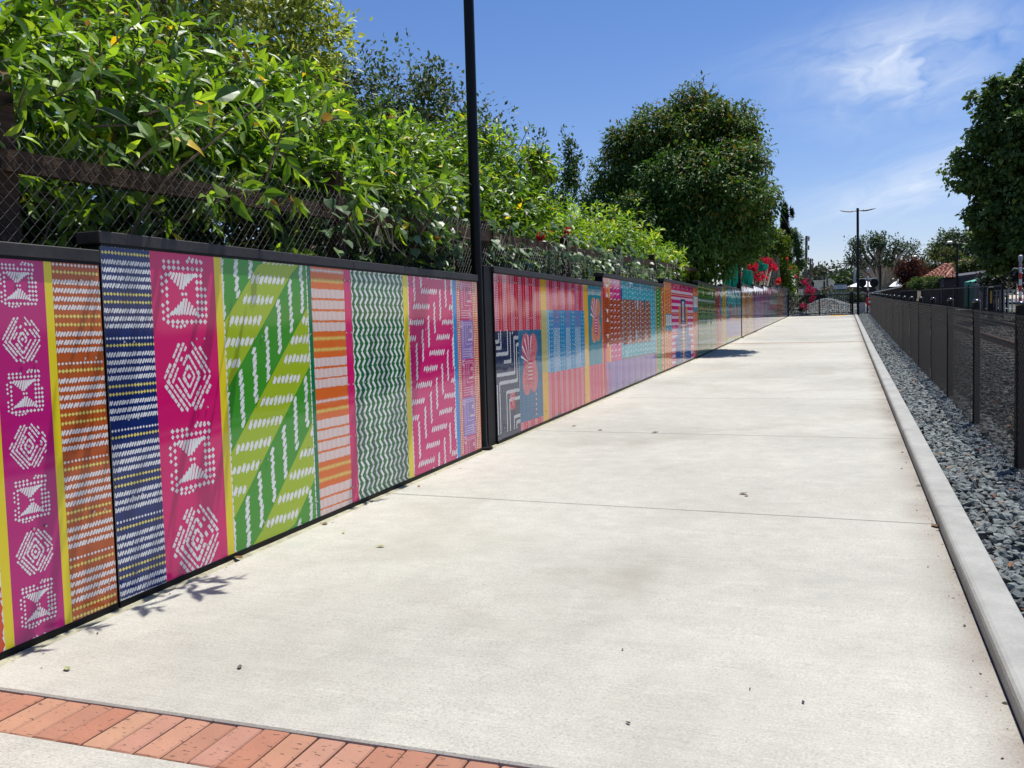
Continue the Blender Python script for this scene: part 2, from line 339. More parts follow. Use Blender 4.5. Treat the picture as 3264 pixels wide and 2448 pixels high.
# brick bands: each brick its own object, sharing two meshes
def brick_mesh(seed):
    r = random.Random(seed); b = MB(); b.box((-.0432, -.1115, -.05), (.0432, .1115, 0), bev=.0035)
    b.v = [(x+r.uniform(-.0008, .0008), y+r.uniform(-.0008, .0008), z+r.uniform(-.0008, .0008)) for x, y, z in b.v]
    return b.mesh('brick', M['brick'])
bm = [brick_mesh(i) for i in range(4)]
for j, (y0, y1) in enumerate(BR):
    ym = (y0+y1)/2; x = -2.752; k = 0
    while x < KX-.05:
        yy = ym+(.012 if j == 0 else SK)*(x+1.2)
        o = link('brick', bm[k % 4], path, loc=(x, yy+rnd.uniform(-.002, .002), gz(yy)-.004+rnd.uniform(-.0025, .0025)))
        o.rotation_euler = (.0254+rnd.uniform(-.004, .004), rnd.uniform(-.004, .004), rnd.uniform(-.006, .006)+(.012 if j == 0 else SK)); x += .0925; k += 1
# mortar run between the slabs and the wall
b = MB(); ys_ = np.arange(-4, 50.2, .07)
ed = [-2.80+.012*math.sin(y*3.1)+rnd.uniform(-.012, .006) for y in ys_]
for (a, xa), (c, xc) in zip(zip(ys_[:-1], ed[:-1]), zip(ys_[1:], ed[1:])):
    b.face([(WX-.02, a, gz(a)+.0), (xa, a, gz(a)-.012), (xc, c, gz(c)-.012), (WX-.02, c, gz(c)+.0)])
b.build('mortar_edge', M['mortar'], path)

# ---- kerb, poured in lengths
kerb = tag(bpy.data.objects.new('kerb', None), kind='structure'); col.objects.link(kerb)
prof = [(0, -.1), (0, .046), (.004, .058), (.012, .066), (.024, .07), (.118, .07), (.128, .066), (.134, .056), (.135, -.1)]
def kerb_len(y0, y1):
    b = MB(); n = max(1, int((y1-y0)/1.0)); yy = np.linspace(y0+.002, y1-.002, n+1); i0 = 0
    for y in yy:
        for px, pz in prof: b.v.append((KX+px, y, gz(y)+pz))
    m = len(prof)
    for k in range(n):
        for j in range(m-1): b.f.append((k*m+j, k*m+j+1, (k+1)*m+j+1, (k+1)*m+j)); b.m.append(0); b.c.append((1, 1, 1))
    b.f.append(tuple(range(m))); b.f.append(tuple(n*m+m-1-j for j in range(m))); b.m += [0, 0]; b.c += [(1, 1, 1)]*2
    b.f = [tuple(reversed(f)) for f in b.f]
    return b.build('kerb_length', M['kerb'], kerb)
ke = [-4, -1.3, 2.0, 5.15, 8.0, 11, 13.9, 16.7, 19.6, 23.7, 26.7, 29.6, 32.5, 35.4, 38.3, 41.4, 45.4, 48.4]
for a, c in zip(ke[:-1], ke[1:]): kerb_len(a, c)

# ---- ballast
ICO = None
def stones(name, P, S, m, tris='ico', seed=1, flat=.55, tone_k=1.0):
    r = np.random.default_rng(seed); n = len(P)
    if tris == 'ico':
        g = (1+5**.5)/2; V = np.array([(-1, g, 0), (1, g, 0), (-1, -g, 0), (1, -g, 0), (0, -1, g), (0, 1, g), (0, -1, -g), (0, 1, -g), (g, 0, -1), (g, 0, 1), (-g, 0, -1), (-g, 0, 1)])/1.902
        F = np.array([(0, 11, 5), (0, 5, 1), (0, 1, 7), (0, 7, 10), (0, 10, 11), (1, 5, 9), (5, 11, 4), (11, 10, 2), (10, 7, 6), (7, 1, 8), (3, 9, 4), (3, 4, 2), (3, 2, 6), (3, 6, 8), (3, 8, 9), (4, 9, 5), (2, 4, 11), (6, 2, 10), (8, 6, 7), (9, 8, 1)])
    else:
        V = np.array([(1, 0, 0), (0, 1, 0), (-1, 0, 0), (0, -1, 0), (0, 0, 1), (0, 0, -1)], float); F = np.array([(0, 1, 4), (1, 2, 4), (2, 3, 4), (3, 0, 4), (1, 0, 5), (2, 1, 5), (3, 2, 5), (0, 3, 5)])
    W = V[None]*(1+r.uniform(-.42, .42, (n, len(V), 1))) + r.uniform(-.12, .12, (n, len(V), 3))
    W = W*r.uniform(.65, 1.15, (n, 1, 3))*np.array([1, .85, flat])
    # random rotation mostly about z with a tilt
    a = r.uniform(0, 6.283, n); ti = r.normal(0, .35, n); tj = r.normal(0, .35, n)
    ca, sa = np.cos(a)[:, None], np.sin(a)[:, None]
    x, y, z = W[..., 0], W[..., 1], W[..., 2]
    y, z = y*np.cos(ti)[:, None]-z*np.sin(ti)[:, None], y*np.sin(ti)[:, None]+z*np.cos(ti)[:, None]
    x, z = x*np.cos(tj)[:, None]-z*np.sin(tj)[:, None], x*np.sin(tj)[:, None]+z*np.cos(tj)[:, None]
    x, y = x*ca-y*sa, x*sa+y*ca
    W = np.stack([x, y, z], -1)*S[:, None, None] + P[:, None, :]
    tone = r.uniform(.5, 1.3, n)[:, None]*np.array([[.125, .138, .132]])*tone_k
    odd = r.random(n) < .03; tone[odd] = r.uniform(.8, 1.2, (odd.sum(), 1))*np.array([[.22, .19, .15]])
    red = r.random(n) < .004; tone[red] = np.array([[.26, .11, .06]])
    return raw_mesh(name, W.reshape(-1, 3), (F[None]+(np.arange(n)*len(V))[:, None, None]).reshape(-1, 3), np.repeat(tone, len(F), 0), m)
def raw_mesh(name, V, F, C, m, parent=None, uv=None):
    """V verts, F tri (k,3) or quad (k,4) array, C colour per face"""
    me = bpy.data.meshes.new(name); k = F.shape[1]
    me.vertices.add(len(V)); me.vertices.foreach_set('co', np.ascontiguousarray(V, 'f').ravel())
    me.loops.add(F.size); me.loops.foreach_set('vertex_index', np.ascontiguousarray(F, 'i').ravel())
    me.polygons.add(len(F)); me.polygons.foreach_set('loop_start', np.arange(len(F), dtype='i')*k); me.shade_flat()
    me.update(calc_edges=True)
    if C is not None:
        a = me.attributes.new('Col', 'FLOAT_COLOR', 'FACE'); arr = np.ones((len(F), 4), 'f'); arr[:, :3] = C; a.data.foreach_set('color', arr.ravel())
    me.materials.append(m); return link(name, me, parent)
M['stone'] = mat('ballast_stone', rough=.75, spec=.3, attr=True, noise=(45, .25))
gzv = np.vectorize(gz)
def spread(n, x0, x1, y0, y1, dz, amp, seed, power=1):
    r = np.random.default_rng(seed); x = r.uniform(x0, x1, n); y = y0+(y1-y0)*r.random(n)**power
    z = gzv(y)+dz+amp*r.random(n)
    return np.stack([x, y, z], 1), r
xbase = strip_mesh('ballast_bed', KX+.13, 7.5, list(range(-4, 52, 2)), M['soil'], dz=-.03)
P, r = spread(15000, KX+.16, 1.22, -1, 18, -.01, .028, 3); S = r.uniform(.018, .036, len(P)); tag(stones('gravel', P, S, M['stone'], seed=4, tone_k=1.35), kind='stuff')
P, r = spread(13000, KX+.16, 1.22, 18, 50, -.01, .03, 5); S = r.uniform(.025, .042, len(P)); tag(stones('gravel', P, S, M['stone'], 'oct', seed=6, tone_k=1.3), kind='stuff')
P, r = spread(22000, 1.22, 3.2, 3, 26, -.03, .05, 7); S = r.uniform(.022, .042, len(P)); tag(stones('track_ballast', P, S, M['stone'], 'oct', seed=8, tone_k=.55), kind='stuff')
P, r = spread(16000, 3.2, 6.5, 10, 50, -.03, .06, 9); S = r.uniform(.035, .06, len(P)); tag(stones('track_ballast', P, S, M['stone'], 'oct', seed=10, tone_k=.6), kind='stuff')
# fallen bits of bark and leaf in the gravel
# ---- railway track beyond the mesh fence
M['rust'] = mat('rusty_rail', (.11, .06, .04), .6, metal=.4, noise=(20, .3)); M['sleeper'] = mat('sleeper_timber', (.13, .11, .09), .9, noise=(8, .3))
trk = thing('railway_track', 'rusty railway track on dark ballast behind the black mesh fence', 'railway track')
for x in (3.05, 4.48):
    b = MB()
    for a, c in zip(range(2, 50, 4), range(6, 54, 4)):
        c = min(c, 50)
        for (w0, w1, h0, h1) in ((-.065, .065, .02, .035), (-.012, .012, .035, .12), (-.035, .035, .12, .155)):
            v = [(x+w0, a, gz(a)+h0), (x+w1, a, gz(a)+h0), (x+w1, c, gz(c)+h0), (x+w0, c, gz(c)+h0), (x+w0, a, gz(a)+h1), (x+w1, a, gz(a)+h1), (x+w1, c, gz(c)+h1), (x+w0, c, gz(c)+h1)]
            i = len(b.v); b.v += v; fs = [(3, 2, 1, 0), (4, 5, 6, 7), (0, 1, 5, 4), (1, 2, 6, 5), (2, 3, 7, 6), (3, 0, 4, 7)]; b.f += [tuple(i+k for k in f) for f in fs]; b.m += [0]*6; b.c += [(1, 1, 1)]*6
    b.build('rail', M['rust'], trk)
sb = MB(); sb.box((2.45, -.11, -.1), (5.05, .11, .018), bev=.008); sm = sb.mesh('sleeper', M['sleeper'])
for k in range(72):
    y = 3+.65*k
    o = link('sleeper', sm, trk, loc=(rnd.uniform(-.02, .02), y, gz(y))); o.rotation_euler = (.026, 0, rnd.uniform(-.01, .01))
# ================================================================ mural wall
def film_extra(t, c, src, b):
    return c
M['film'] = mat('printed_film', rough=.06, spec=.5, attr=True)
# the clear-coated sheets are never quite flat: long shallow waves in the normal
t = M['film'].node_tree; bs = t.nodes['Principled BSDF']; tcn = t.nodes.new('ShaderNodeTexCoord'); mp = t.nodes.new('ShaderNodeMapping'); mp.inputs['Scale'].default_value = (1, 1.6, .9); t.links.new(tcn.outputs['Object'], mp.inputs['Vector'])
nn = t.nodes.new('ShaderNodeTexNoise'); nn.inputs['Scale'].default_value = 1.1; nn.inputs['Detail'].default_value = 1.5; t.links.new(mp.outputs[0], nn.inputs['Vector'])
bp = t.nodes.new('ShaderNodeBump'); bp.inputs['Strength'].default_value = .35; bp.inputs['Distance'].default_value = .022; t.links.new(nn.outputs['Fac'], bp.inputs['Height']); t.links.new(bp.outputs[0], bs.inputs['Normal'])
M['panelbody'] = mat('panel_back', (.03, .03, .03), .5)
M['screw'] = mat('screw_head', (.55, .55, .52), .35, metal=.8)
WHT = (.74, .74, .72); YEL = (.74, .60, .02); PYEL = (.72, .62, .16); PNK = (.62, .008, .135); PNK2 = (.60, .012, .15); MAG = (.45, .012, .16); ORD = (.44, .085, .018); ORG = (.68, .13, .018)
NAV = (.006, .022, .13); LIM = (.34, .46, .018); GRN = (.045, .28, .022); DGR = (0, .16, .06); HBG = (.018, .17, .045); HBD = (.008, .09, .028); BLU = (.02, .24, .58)
CRI = (.52, .012, .06); CR2 = (.60, .03, .09); GOL = (.68, .38, .04); TEA = (.02, .24, .32); AQU = (.06, .36, .42); FLO = (.62, .05, .10); SAL = (.72, .20, .10); BRN = (.33, .05, .012); LIL = (.33, .20, .42); PUR = (.22, .10, .30); CYB = (.015, .22, .42); DNV = (.012, .022, .07)
class Art:
    def __init__(s, y0, y1, zt): s.y0, s.y1, s.zt = y0, y1, zt; s.p = []; s.n = 0; s.nb = 0; s.lim = (y0, y1); s.zl = (-9, 99)
    def clip(s, y0=None, y1=None, z0=-9, z1=99): s.lim = (s.y0 if y0 is None else y0, s.y1 if y1 is None else y1); s.zl = (z0, z1)
    def poly(s, pts, c, layer=1):
        a, b = s.lim; z0, z1 = s.zl; out = []
        for y, z in pts:
            y = min(max(y, a), b); z = min(max(z, z0), z1, s.zt-.002); z = max(z, gz(y)+.024); out.append((y, z))
        ys_ = [p[0] for p in out]; zs = [p[1] for p in out]
        if max(ys_)-min(ys_) < .0008 or max(zs)-min(zs) < .0008: return
        s.n += 1; s.p.append((out, c, layer+(min(s.nb*.006, .93) if layer < 3 else (s.n % 40)*.02)))
    def rect(s, y0, y1, z0, z1, c, layer=1): s.nb += 1; s.poly([(y0, z0), (y1, z0), (y1, z1), (y0, z1)], c, layer)
    def dash(s, y, z, dy, dz, w, c, layer=3, rough=.25, n=2):
        """a dry-brush stroke: n bristle tracks of unequal length"""
        L = math.hypot(dy, dz); ux, uz = dy/L, dz/L; nx, nz = -uz, ux
        for k in range(n):
            o = ((k+.5)/n-.5)*w; hw = w/n*.52
            a = -L/2*(1-rnd.random()*rough); b = L/2*(1-rnd.random()*rough); t1 = rnd.uniform(.1, .4)*w; t2 = rnd.uniform(.1, .4)*w
            P = lambda u, v: (y+ux*u+nx*v, z+uz*u+nz*v)
            if n == 1: s.poly([P(a, 0), P(a+w*.5, -hw), P(b-w*.5, -hw), P(b, 0), P(b-w*.5, hw), P(a+w*.5, hw)], c, layer)
            else:
                e = abs((k+.5)/n-.5)*2*.5*w*rnd.uniform(.5, 1.3); a += e; b -= e
                s.poly([P(a-t1*.6, o), P(a+t1*.4, o-hw), P(b-t2*.4, o-hw), P(b+t2*.6, o), P(b-t2*.3, o+hw), P(a+t1*.3, o+hw)], c, layer)
    def diamond(s, y, z, r, c, layer=3, ry=None):
        ry = ry or r; j = lambda: rnd.uniform(.8, 1.1)
        s.poly([(y-ry*j(), z), (y, z-r*j()), (y+ry*j(), z), (y, z+r*j())], c, layer)
    def disc(s, y, z, ry, rz, c, layer=3, n=18): s.poly([(y+ry*math.cos(k*6.2832/n), z+rz*math.sin(k*6.2832/n)) for k in range(n)], c, layer)
def rows(A, y0, y1, zt, zb, bg, per, kind):
    """bands of slanted stitches with dotted rows between"""
    A.clip(y0, y1); A.rect(y0, y1, 0, zt+1, bg, 1)
    pat = [('d', 0), ('y', .075), ('w', .175), ('w', .26), ('w', .345), ('w', .43), ('y', .52), ('y', .605), ('w', .70), ('w', .785), ('w', .865)]
    z = zt
    while z > zb-per:
        for k, f in pat:
            zz = z-f*per
            if zz < zb or zz > A.zt+.02: continue
            if k == 'w':
                st = per*.038 if kind == 'slant' else per*.0185; y = y0-st
                while y < y1+st:
                    if kind == 'slant': A.dash(y+rnd.uniform(-.1, .1)*st, zz, per*.046, per*.060, per*.0225, WHT)
                    else: A.dash(y, zz, per*.010, per*.080, per*.0118, WHT, rough=.15, n=1)
                    y += st
            else:
                c = (WHT if k == 'd' else PYEL); st = per*(.046 if kind == 'slant' else .0185); r = per*(.019 if k == 'd' else .023)
                y = y0+st*.5
                while y < y1:
                    if kind == 'slant': A.diamond(y, zz, r, c)
                    else: A.diamond(y, zz, r*.95, c, ry=st*.42)
                    y += st
        z -= per
def bowtie(A, y, z, s):
    """dotted frame round two hatched triangles; y,z centre, s = half height"""
    d = s*.085
    for k in range(9):
        yy = y-s*.78+k*s*.19
        if k != 4: A.diamond(yy, z+s*.86+(.05*s if k > 4 else 0), d*.9, WHT)
        A.diamond(yy, z+s*.70, d*.95, WHT)
        A.diamond(yy+.05*s, z-s*.80, d, WHT)
    for k in range(4): A.diamond(y-s*.55+k*s*.16, z-s*.95+.03*s*abs(k-1.5), d*.75, WHT); A.diamond(y+s*.25+k*s*.15, z+s*1.0-.02*s*k, d*.7, WHT)
    for k in range(7):
        A.diamond(y-s*.72, z+s*.50-k*s*.19, d*.85, WHT)
        if k not in (3, ): A.diamond(y-s*.90, z+s*.42-k*s*.19, d*.8, WHT)
        for q in range(3):
            if q < 2 or 2 <= k: A.diamond(y+s*(.52+.17*q), z+s*.52-k*s*.19, d*.95, WHT)
    n = 10
    for k in range(n):
        u = (k+.5)/n; x = y-s*.62+u*s*1.12; c = y-s*.06; h = (1-abs(x-c)/(s*.6))*s*.5
        if h > .04*s:
            A.dash(x, z+s*.56-h/2, s*.16, h+.05*s, s*.085, WHT, rough=.1); A.dash(x, z-s*.60+h/2, s*.16, h+.05*s, s*.085, WHT, rough=.1)
    for q in range(2): A.diamond(y-s*.1+q*s*.14, z-.02*s, d*.8, WHT)
def medal(A, y, z, s):
    """nested diamonds trailing off into slanting bars, inside a rounded outline"""
    A.diamond(y, z, s*.09, WHT)
    def bar(p, q, w):
        L = math.dist(p, q); n = max(2, int(L/(s*.165)))
        for k in range(n):
            a = (k+.5)/n; yy = p[0]+(q[0]-p[0])*a; zz = p[1]+(q[1]-p[1])*a
            if ((yy-y)/.96)**2+((zz-z)/1.02)**2 > s*s*.98 or rnd.random() < .07: continue
            A.dash(yy, zz, (q[0]-p[0])/n*1.12, (q[1]-p[1])/n*1.12, w*rnd.uniform(.7, 1.25), WHT, n=2, rough=.15)
    for r in (.26, .50):
        c = [(y-r*s*.9, z), (y, z+r*s*1.25), (y+r*s*.9, z), (y, z-r*s*1.25)]
        for k in range(4): bar(c[k], c[(k+1) % 4], s*.095)
    for r in (.72, .93, 1.14):
        k = s*r
        bar((y-k*.95, z-.15*s), (y-.05*s, z+k*1.2), s*.085); bar((y+.05*s, z+k*1.2), (y+k*.98, z+.05*s), s*.085)
        bar((y-k*.95, z-.05*s), (y+.02*s, z-k*1.2), s*.085); bar((y+.06*s, z-k*1.2), (y+k*.98, z+.0*s), s*.085)
def motifs(A, y0, y1, zt, zb, bg, half, first):
    A.clip(y0, y1); A.rect(y0, y1, 0, 9, bg, 1); z = zt; k = first; yc = (y0+y1)/2; per = half*2.16
    while z > zb-half:
        (bowtie if k % 2 == 0 else medal)(A, yc, z-half, half*.92); z -= per; k += 1
def zig(A, y0, y1, zt, zb, c1, c2, P, zref, rowst, colst, w, L, slope, sx=.036, pitch=.037, step=.036):
    """slanting bands that hold rows of stitches in one colour and columns in the other"""
    A.clip(y0, y1); A.rect(y0, y1, 0, 9, c1, 1)
    ph = lambda y, z: ((z-zref)-slope*(y-y0))/P
    if c2 != c1:
        k = -8
        while k < 12:
            f = lambda y, kk: zref+slope*(y-y0)+kk*P
            # keep the band inside the strip by cutting it into narrow uprights
            n = 10
            for i in range(n):
                a = y0+(y1-y0)*i/n; b_ = y0+(y1-y0)*(i+1)/n
                if f(a, k+.5) > zb-.3 and f(a, k) < zt+.3: A.poly([(a, f(a, k)), (b_, f(b_, k)), (b_, f(b_, k+.5)), (a, f(a, k+.5))], c2, 2)
            k += 1
    z = zt+.01
    while z > zb:
        y = y0-.01
        while y < y1+.01:
            p = ph(y, z) % 1
            if p > .53 and p < .97: A.dash(y, z, sx, L, w, WHT, n=3, rough=.45)
            y += pitch
        z -= rowst
    y = y0
    while y < y1+.01:
        z = zt
        while z > zb:
            p = ph(y, z) % 1
            if .03 < p < .47: A.dash(y+rnd.uniform(-.2, .2)*w, z, sx*.95, L*.92, w, WHT, n=3, rough=.4)
            z -= step
        y += colst
def herring(A, y0, y1, zt, zb, pitch, seg, amp, w):
    A.clip(y0, y1); A.rect(y0, y1, 0, 9, HBG, 1); y = y0-pitch; i = 0
    while y < y1+pitch:
        z = zt+.03+rnd.uniform(-.003, .003); k = 0
        while z > zb:
            s = 1 if k % 2 else -1
            a = y-s*amp/2; b_ = y+s*amp/2
            A.poly([(a+w*1.0, z), (b_+w*1.0, z-seg), (b_+w*1.7, z-seg), (a+w*1.7, z)], HBD, 2)
            A.dash((a+b_)/2, z-seg/2, (b_-a), -seg*1.0, w*1.15, WHT, rough=.05); z -= seg; k += 1
        y += pitch; i += 1
def greek(A, y0, y1, zt, zb):
    A.clip(y0, y1); A.rect(y0, y1, 0, 9, (.60, .11, .02), 1)
    w = y1-y0; a = y0+w*.16; b_ = y1-w*.26; H = .31; z = zt-.005; k = 0
    zz = zt
    while zz > zb:
        for q in (y0+w*.05, y0+w*.115, y1-w*.20, y1-w*.13, y1-w*.06): A.diamond(q, zz, .0085, WHT, ry=.010)
        zz -= .0185
    while z > zb-H:
        A.clip(a, b_); c = ((.50, .03, .15) if k % 2 == 0 else (.26, .17, .42)); A.rect(a, b_, z-H, z, c, 2)
        W = b_-a
        def drow(yy0, yy1, zz, st=.016):
            y = yy0
            while y < yy1: A.diamond(y, zz, .0058, (.72, .60, .68), layer=3, ry=.0062); y += st
        def dcol(yy, z0, z1, st=.0145):
            zz = z0
            while zz > z1: A.diamond(yy, zz, .0058, (.72, .60, .68), layer=3, ry=.0062); zz -= st
        drow(a+W*.28, b_-.01, z-.018); drow(a+W*.28, b_-.01, z-.034)
        for q in range(4): drow(a+W*.12, b_-W*.16, z-H+.022+q*.019)
        dcol(a+W*.13, z-.05, z-H+.09); dcol(a+W*.22, z-.05, z-H+.09); dcol(a+W*.40, z-.04, z-.19)
        drow(a+W*.42, b_-W*.12, z-.19); dcol(b_-W*.1, z-.045, z-.17); dcol(b_-W*.04, z-.045, z-.17)
        for q in range(9): A.dash(a+W*.56, z-.05-q*.0125, .008, .017, .022, WHT, n=1)
        for q in range(5): A.dash(a+W*(.60+.06*q), z-.155, .010, .022, .008, WHT, n=1)
        A.diamond(a+W*.76, z-.09, .008, WHT); A.diamond(a+W*.84, z-.09, .008, WHT); A.diamond(a+W*.76, z-.075, .008, WHT); A.diamond(a+W*.84, z-.075, .008, WHT)
        for q in range(60): A.diamond(a+W*rnd.random()*.24, z-rnd.random()*.06, .004, (.70, .56, .70)); A.diamond(b_-W*rnd.random()*.30, z-H+rnd.random()*.10, .004, (.70, .56, .74))
        z -= H; k += 1
def chains(A, y0, y1, z0, z1, bg, cols, pitch=.034, st=.021, dotted=False):
    """upright rows of small stitches"""
    A.clip(y0, y1, z0, z1); A.rect(y0, y1, z0, z1, bg, 1); y = y0+pitch*.5; i = 0
    while y < y1:
        c = cols[i % len(cols)]; i += 1
        if c is None: y += pitch; continue
        z = z1-rnd.random()*st
        while z > z0:
            if dotted: A.dash(y, z, .001, st*.6, .012, c, n=1, rough=.1)
            else: A.dash(y, z, .010, st*1.1, .019 if c[2] > .3 else .012, c, n=1, rough=.1)
            z -= st
        y += pitch
def flower(A, y, z, h, petal, centre, fan):
    w = h*.42
    pts = []
    for k in range(28):
        a = k*6.2832/28; r = 1+.10*math.cos(2*a)*1.6; pts.append((y+w*.78*math.cos(a)*(1-.22*math.cos(2*a+3.14)*-1)*.92, z+h*.5*math.sin(a)*r*.86))
    for sy, sz, ry, rz in ((-.42, .28, .5, .22), (.42, .28, .48, .21), (-.40, -.25, .52, .25), (.40, -.22, .5, .25), (-.30, .02, .42, .24), (.30, .02, .42, .24)):
        A.nb += 1; A.disc(y+sy*w, z+sz*h, ry*w, rz*h, petal, 2)
    for k in range(90):
        a = rnd.uniform(0, 6.28); r = rnd.random()**.5; yy = y+w*.72*r*math.cos(a); zz = z+h*.42*r*math.sin(a)
        A.disc(yy, zz, .008, .011, centre, 3, 6)
    for k in range(9):
        a = R(70+k*12); A.poly([(y-.02, z+.02*h), (y-.02+math.cos(a)*w*.95, z+.05*h+math.sin(a)*h*.42), (y-.02+math.cos(a+.09)*w*.95, z+.05*h+math.sin(a+.09)*h*.42)], fan if k % 2 else WHT, 4)
    A.rect(y-.10*h*.9, y+.12*h, z-.28*h, z+.06*h, centre, 4)
    for r_ in range(5):
        for q in range(4): A.diamond(y-.07*h+q*.05*h, z-.24*h+r_*.062*h, .021*h, WHT, 5)
ART = []
def section(i, y0, y1, zt, label, draw, sheets=2, lead=0):
    LS = .00011 if i < 2 else (.0003 if i < 5 else .0009)
    T = thing('mural_wall', label, 'mural wall', 'mural wall sections along the path', loc=(WX, y0, gz(y0)))
    A = Art(y0+.004, y1-.002, zt); draw(A, y0+.004, y1-.002, zt)
    cuts = [y0+(y1-y0)*k/sheets for k in range(sheets+1)]
    for k in range(sheets):
        a, c = cuts[k]+.0015, cuts[k+1]-.0015; b = MB(); n = 4
        yy = [a+(c-a)*q/n for q in range(n+1)]
        for p_, q_ in zip(yy[:-1], yy[1:]):
            b.face([(WX, p_, gz(p_)+.022), (WX, q_, gz(q_)+.022), (WX, q_, zt), (WX, p_, zt)], 0, (.1, .1, .1))
            b.face([(WX, p_, gz(p_)+.022), (WX-.006, p_, gz(p_)+.022), (WX-.006, q_, gz(q_)+.022), (WX, q_, gz(q_)+.022)], 0, (.03, .03, .03))
        for q_ in (a, c): b.face([(WX, q_, gz(q_)+.022), (WX, q_, zt), (WX-.006, q_, zt), (WX-.006, q_, gz(q_)+.022)], 0, (.03, .03, .03))
        pan = b.build('panel', M['film'], T, colors=True)
        ab = MB()
        for pts, c_, ly in A.p:
            my = sum(p[0] for p in pts)/len(pts)
            if ly < 3:   # backgrounds are cut at the sheet joint
                if max(p[0] for p in pts) <= a or min(p[0] for p in pts) >= c: continue
                pts = [(min(max(p[0], a), c), p[1]) for p in pts]
                if max(p[0] for p in pts)-min(p[0] for p in pts) < .001: continue
            elif not (cuts[k] <= my < cuts[k+1]): continue
            ab.face([(WX+LS*ly, y_, z_) for y_, z_ in pts], 0, c_)
        ao = ab.build('printed_artwork', M['film'], pan, colors=True); ao.matrix_parent_inverse = Matrix.Translation(-T.location) @ Matrix.Identity(4)
        ao.matrix_parent_inverse = pan.matrix_world.inverted() if False else Matrix.Identity(4)
        if i < 7:
            sc = MB()
            for u in np.linspace(a+.1, c-.1, 5):
                for v in np.linspace(gz(u)+.12, zt-.07, 5):
                    for du in (0, .055):
                        sc.lathe([(.0055, 0), (.005, .003), (.002, .0045)], (WX+.003, u+du, v), 7, rot=Matrix.Rotation(math.pi/2, 3, 'Y'))
            so_ = sc.build('screws', M['screw'], pan); so_.matrix_parent_inverse = Matrix.Identity(4); so_['kind'] = 'stuff'
    # body behind the sheets, plinth strip, coping in lengths
    b = MB(); n = 6; yy = [y0+(y1-y0)*q/n for q in range(n+1)]
    def prism(x0, x1, lo, hi, b=b, ys_=yy):
        for k, (p_, q_) in enumerate(zip(ys_[:-1], ys_[1:])):
            v = [(x0, p_, lo(p_)), (x1, p_, lo(p_)), (x1, q_, lo(q_)), (x0, q_, lo(q_)), (x0, p_, hi(p_)), (x1, p_, hi(p_)), (x1, q_, hi(q_)), (x0, q_, hi(q_))]
            j = len(b.v); b.v += v; fs = [(3, 2, 1, 0), (4, 5, 6, 7), (1, 2, 6, 5), (3, 0, 4, 7)] + ([(0, 1, 5, 4)] if k == 0 else []) + ([(2, 3, 7, 6)] if k == len(ys_)-2 else [])
            b.f += [tuple(j+m for m in f) for f in fs]; b.m += [0]*len(fs); b.c += [(1, 1, 1)]*len(fs)
    prism(WX-.10, WX-.008, lambda y: gz(y)-.05, lambda y: zt+.001); b.build('frame', M['blackdull'], T)
    b2 = MB(); prism(WX-.0075, WX+.004, lambda y: gz(y)-.03, lambda y: gz(y)+.0205, b2); b2.build('base_strip', M['black'], T)
    cc = [y0-(.012 if not lead else lead)]
    k = 1
    for q in range(1, 3): cc.append(y0+(y1-y0)*q/2)
    for p_, q_ in zip(cc[:-1], cc[1:]):
        b3 = MB(); b3.box((WX-.112, p_, zt+.008), (WX+.014, q_-.002, zt+.056), bev=.003); b3.build('coping', M['cap'], T)
    b4 = MB(); b4.box((WX-.1, y0, zt-.004), (WX+.006, y1-.002, zt+.0079)); b4.build('shade_strip', M['black'], T)  # black strip standing in for the thin shadow under the coping
    return T
def s0(A, y0, y1, zt):   # zigzag red, yellow
    A.clip(y0, 2.335); A.rect(y0, 2.34, 0, 9, (.62, .07, .03), 1)
    y = y0+.02
    while y < 2.36:
        z = 1.55; k = 0
        while z > 0:
            s = 1 if k % 2 else -1; A.dash(y, z, s*.035, .032, .013, WHT); z -= .034; k += 1
        y += .055
    A.clip(2.335, 2.375); A.rect(2.335, 2.376, 0, 9, YEL, 1)
    motifs(A, 2.375, 2.602, zt-.006, .05, (.47, .012, .17), .0925, 0)
    A.clip(2.602, 2.638); A.rect(2.602, 2.64, 0, 9, YEL, 1)
    rows(A, 2.638, y1, 1.494, .02, ORD, .386, 'slant')
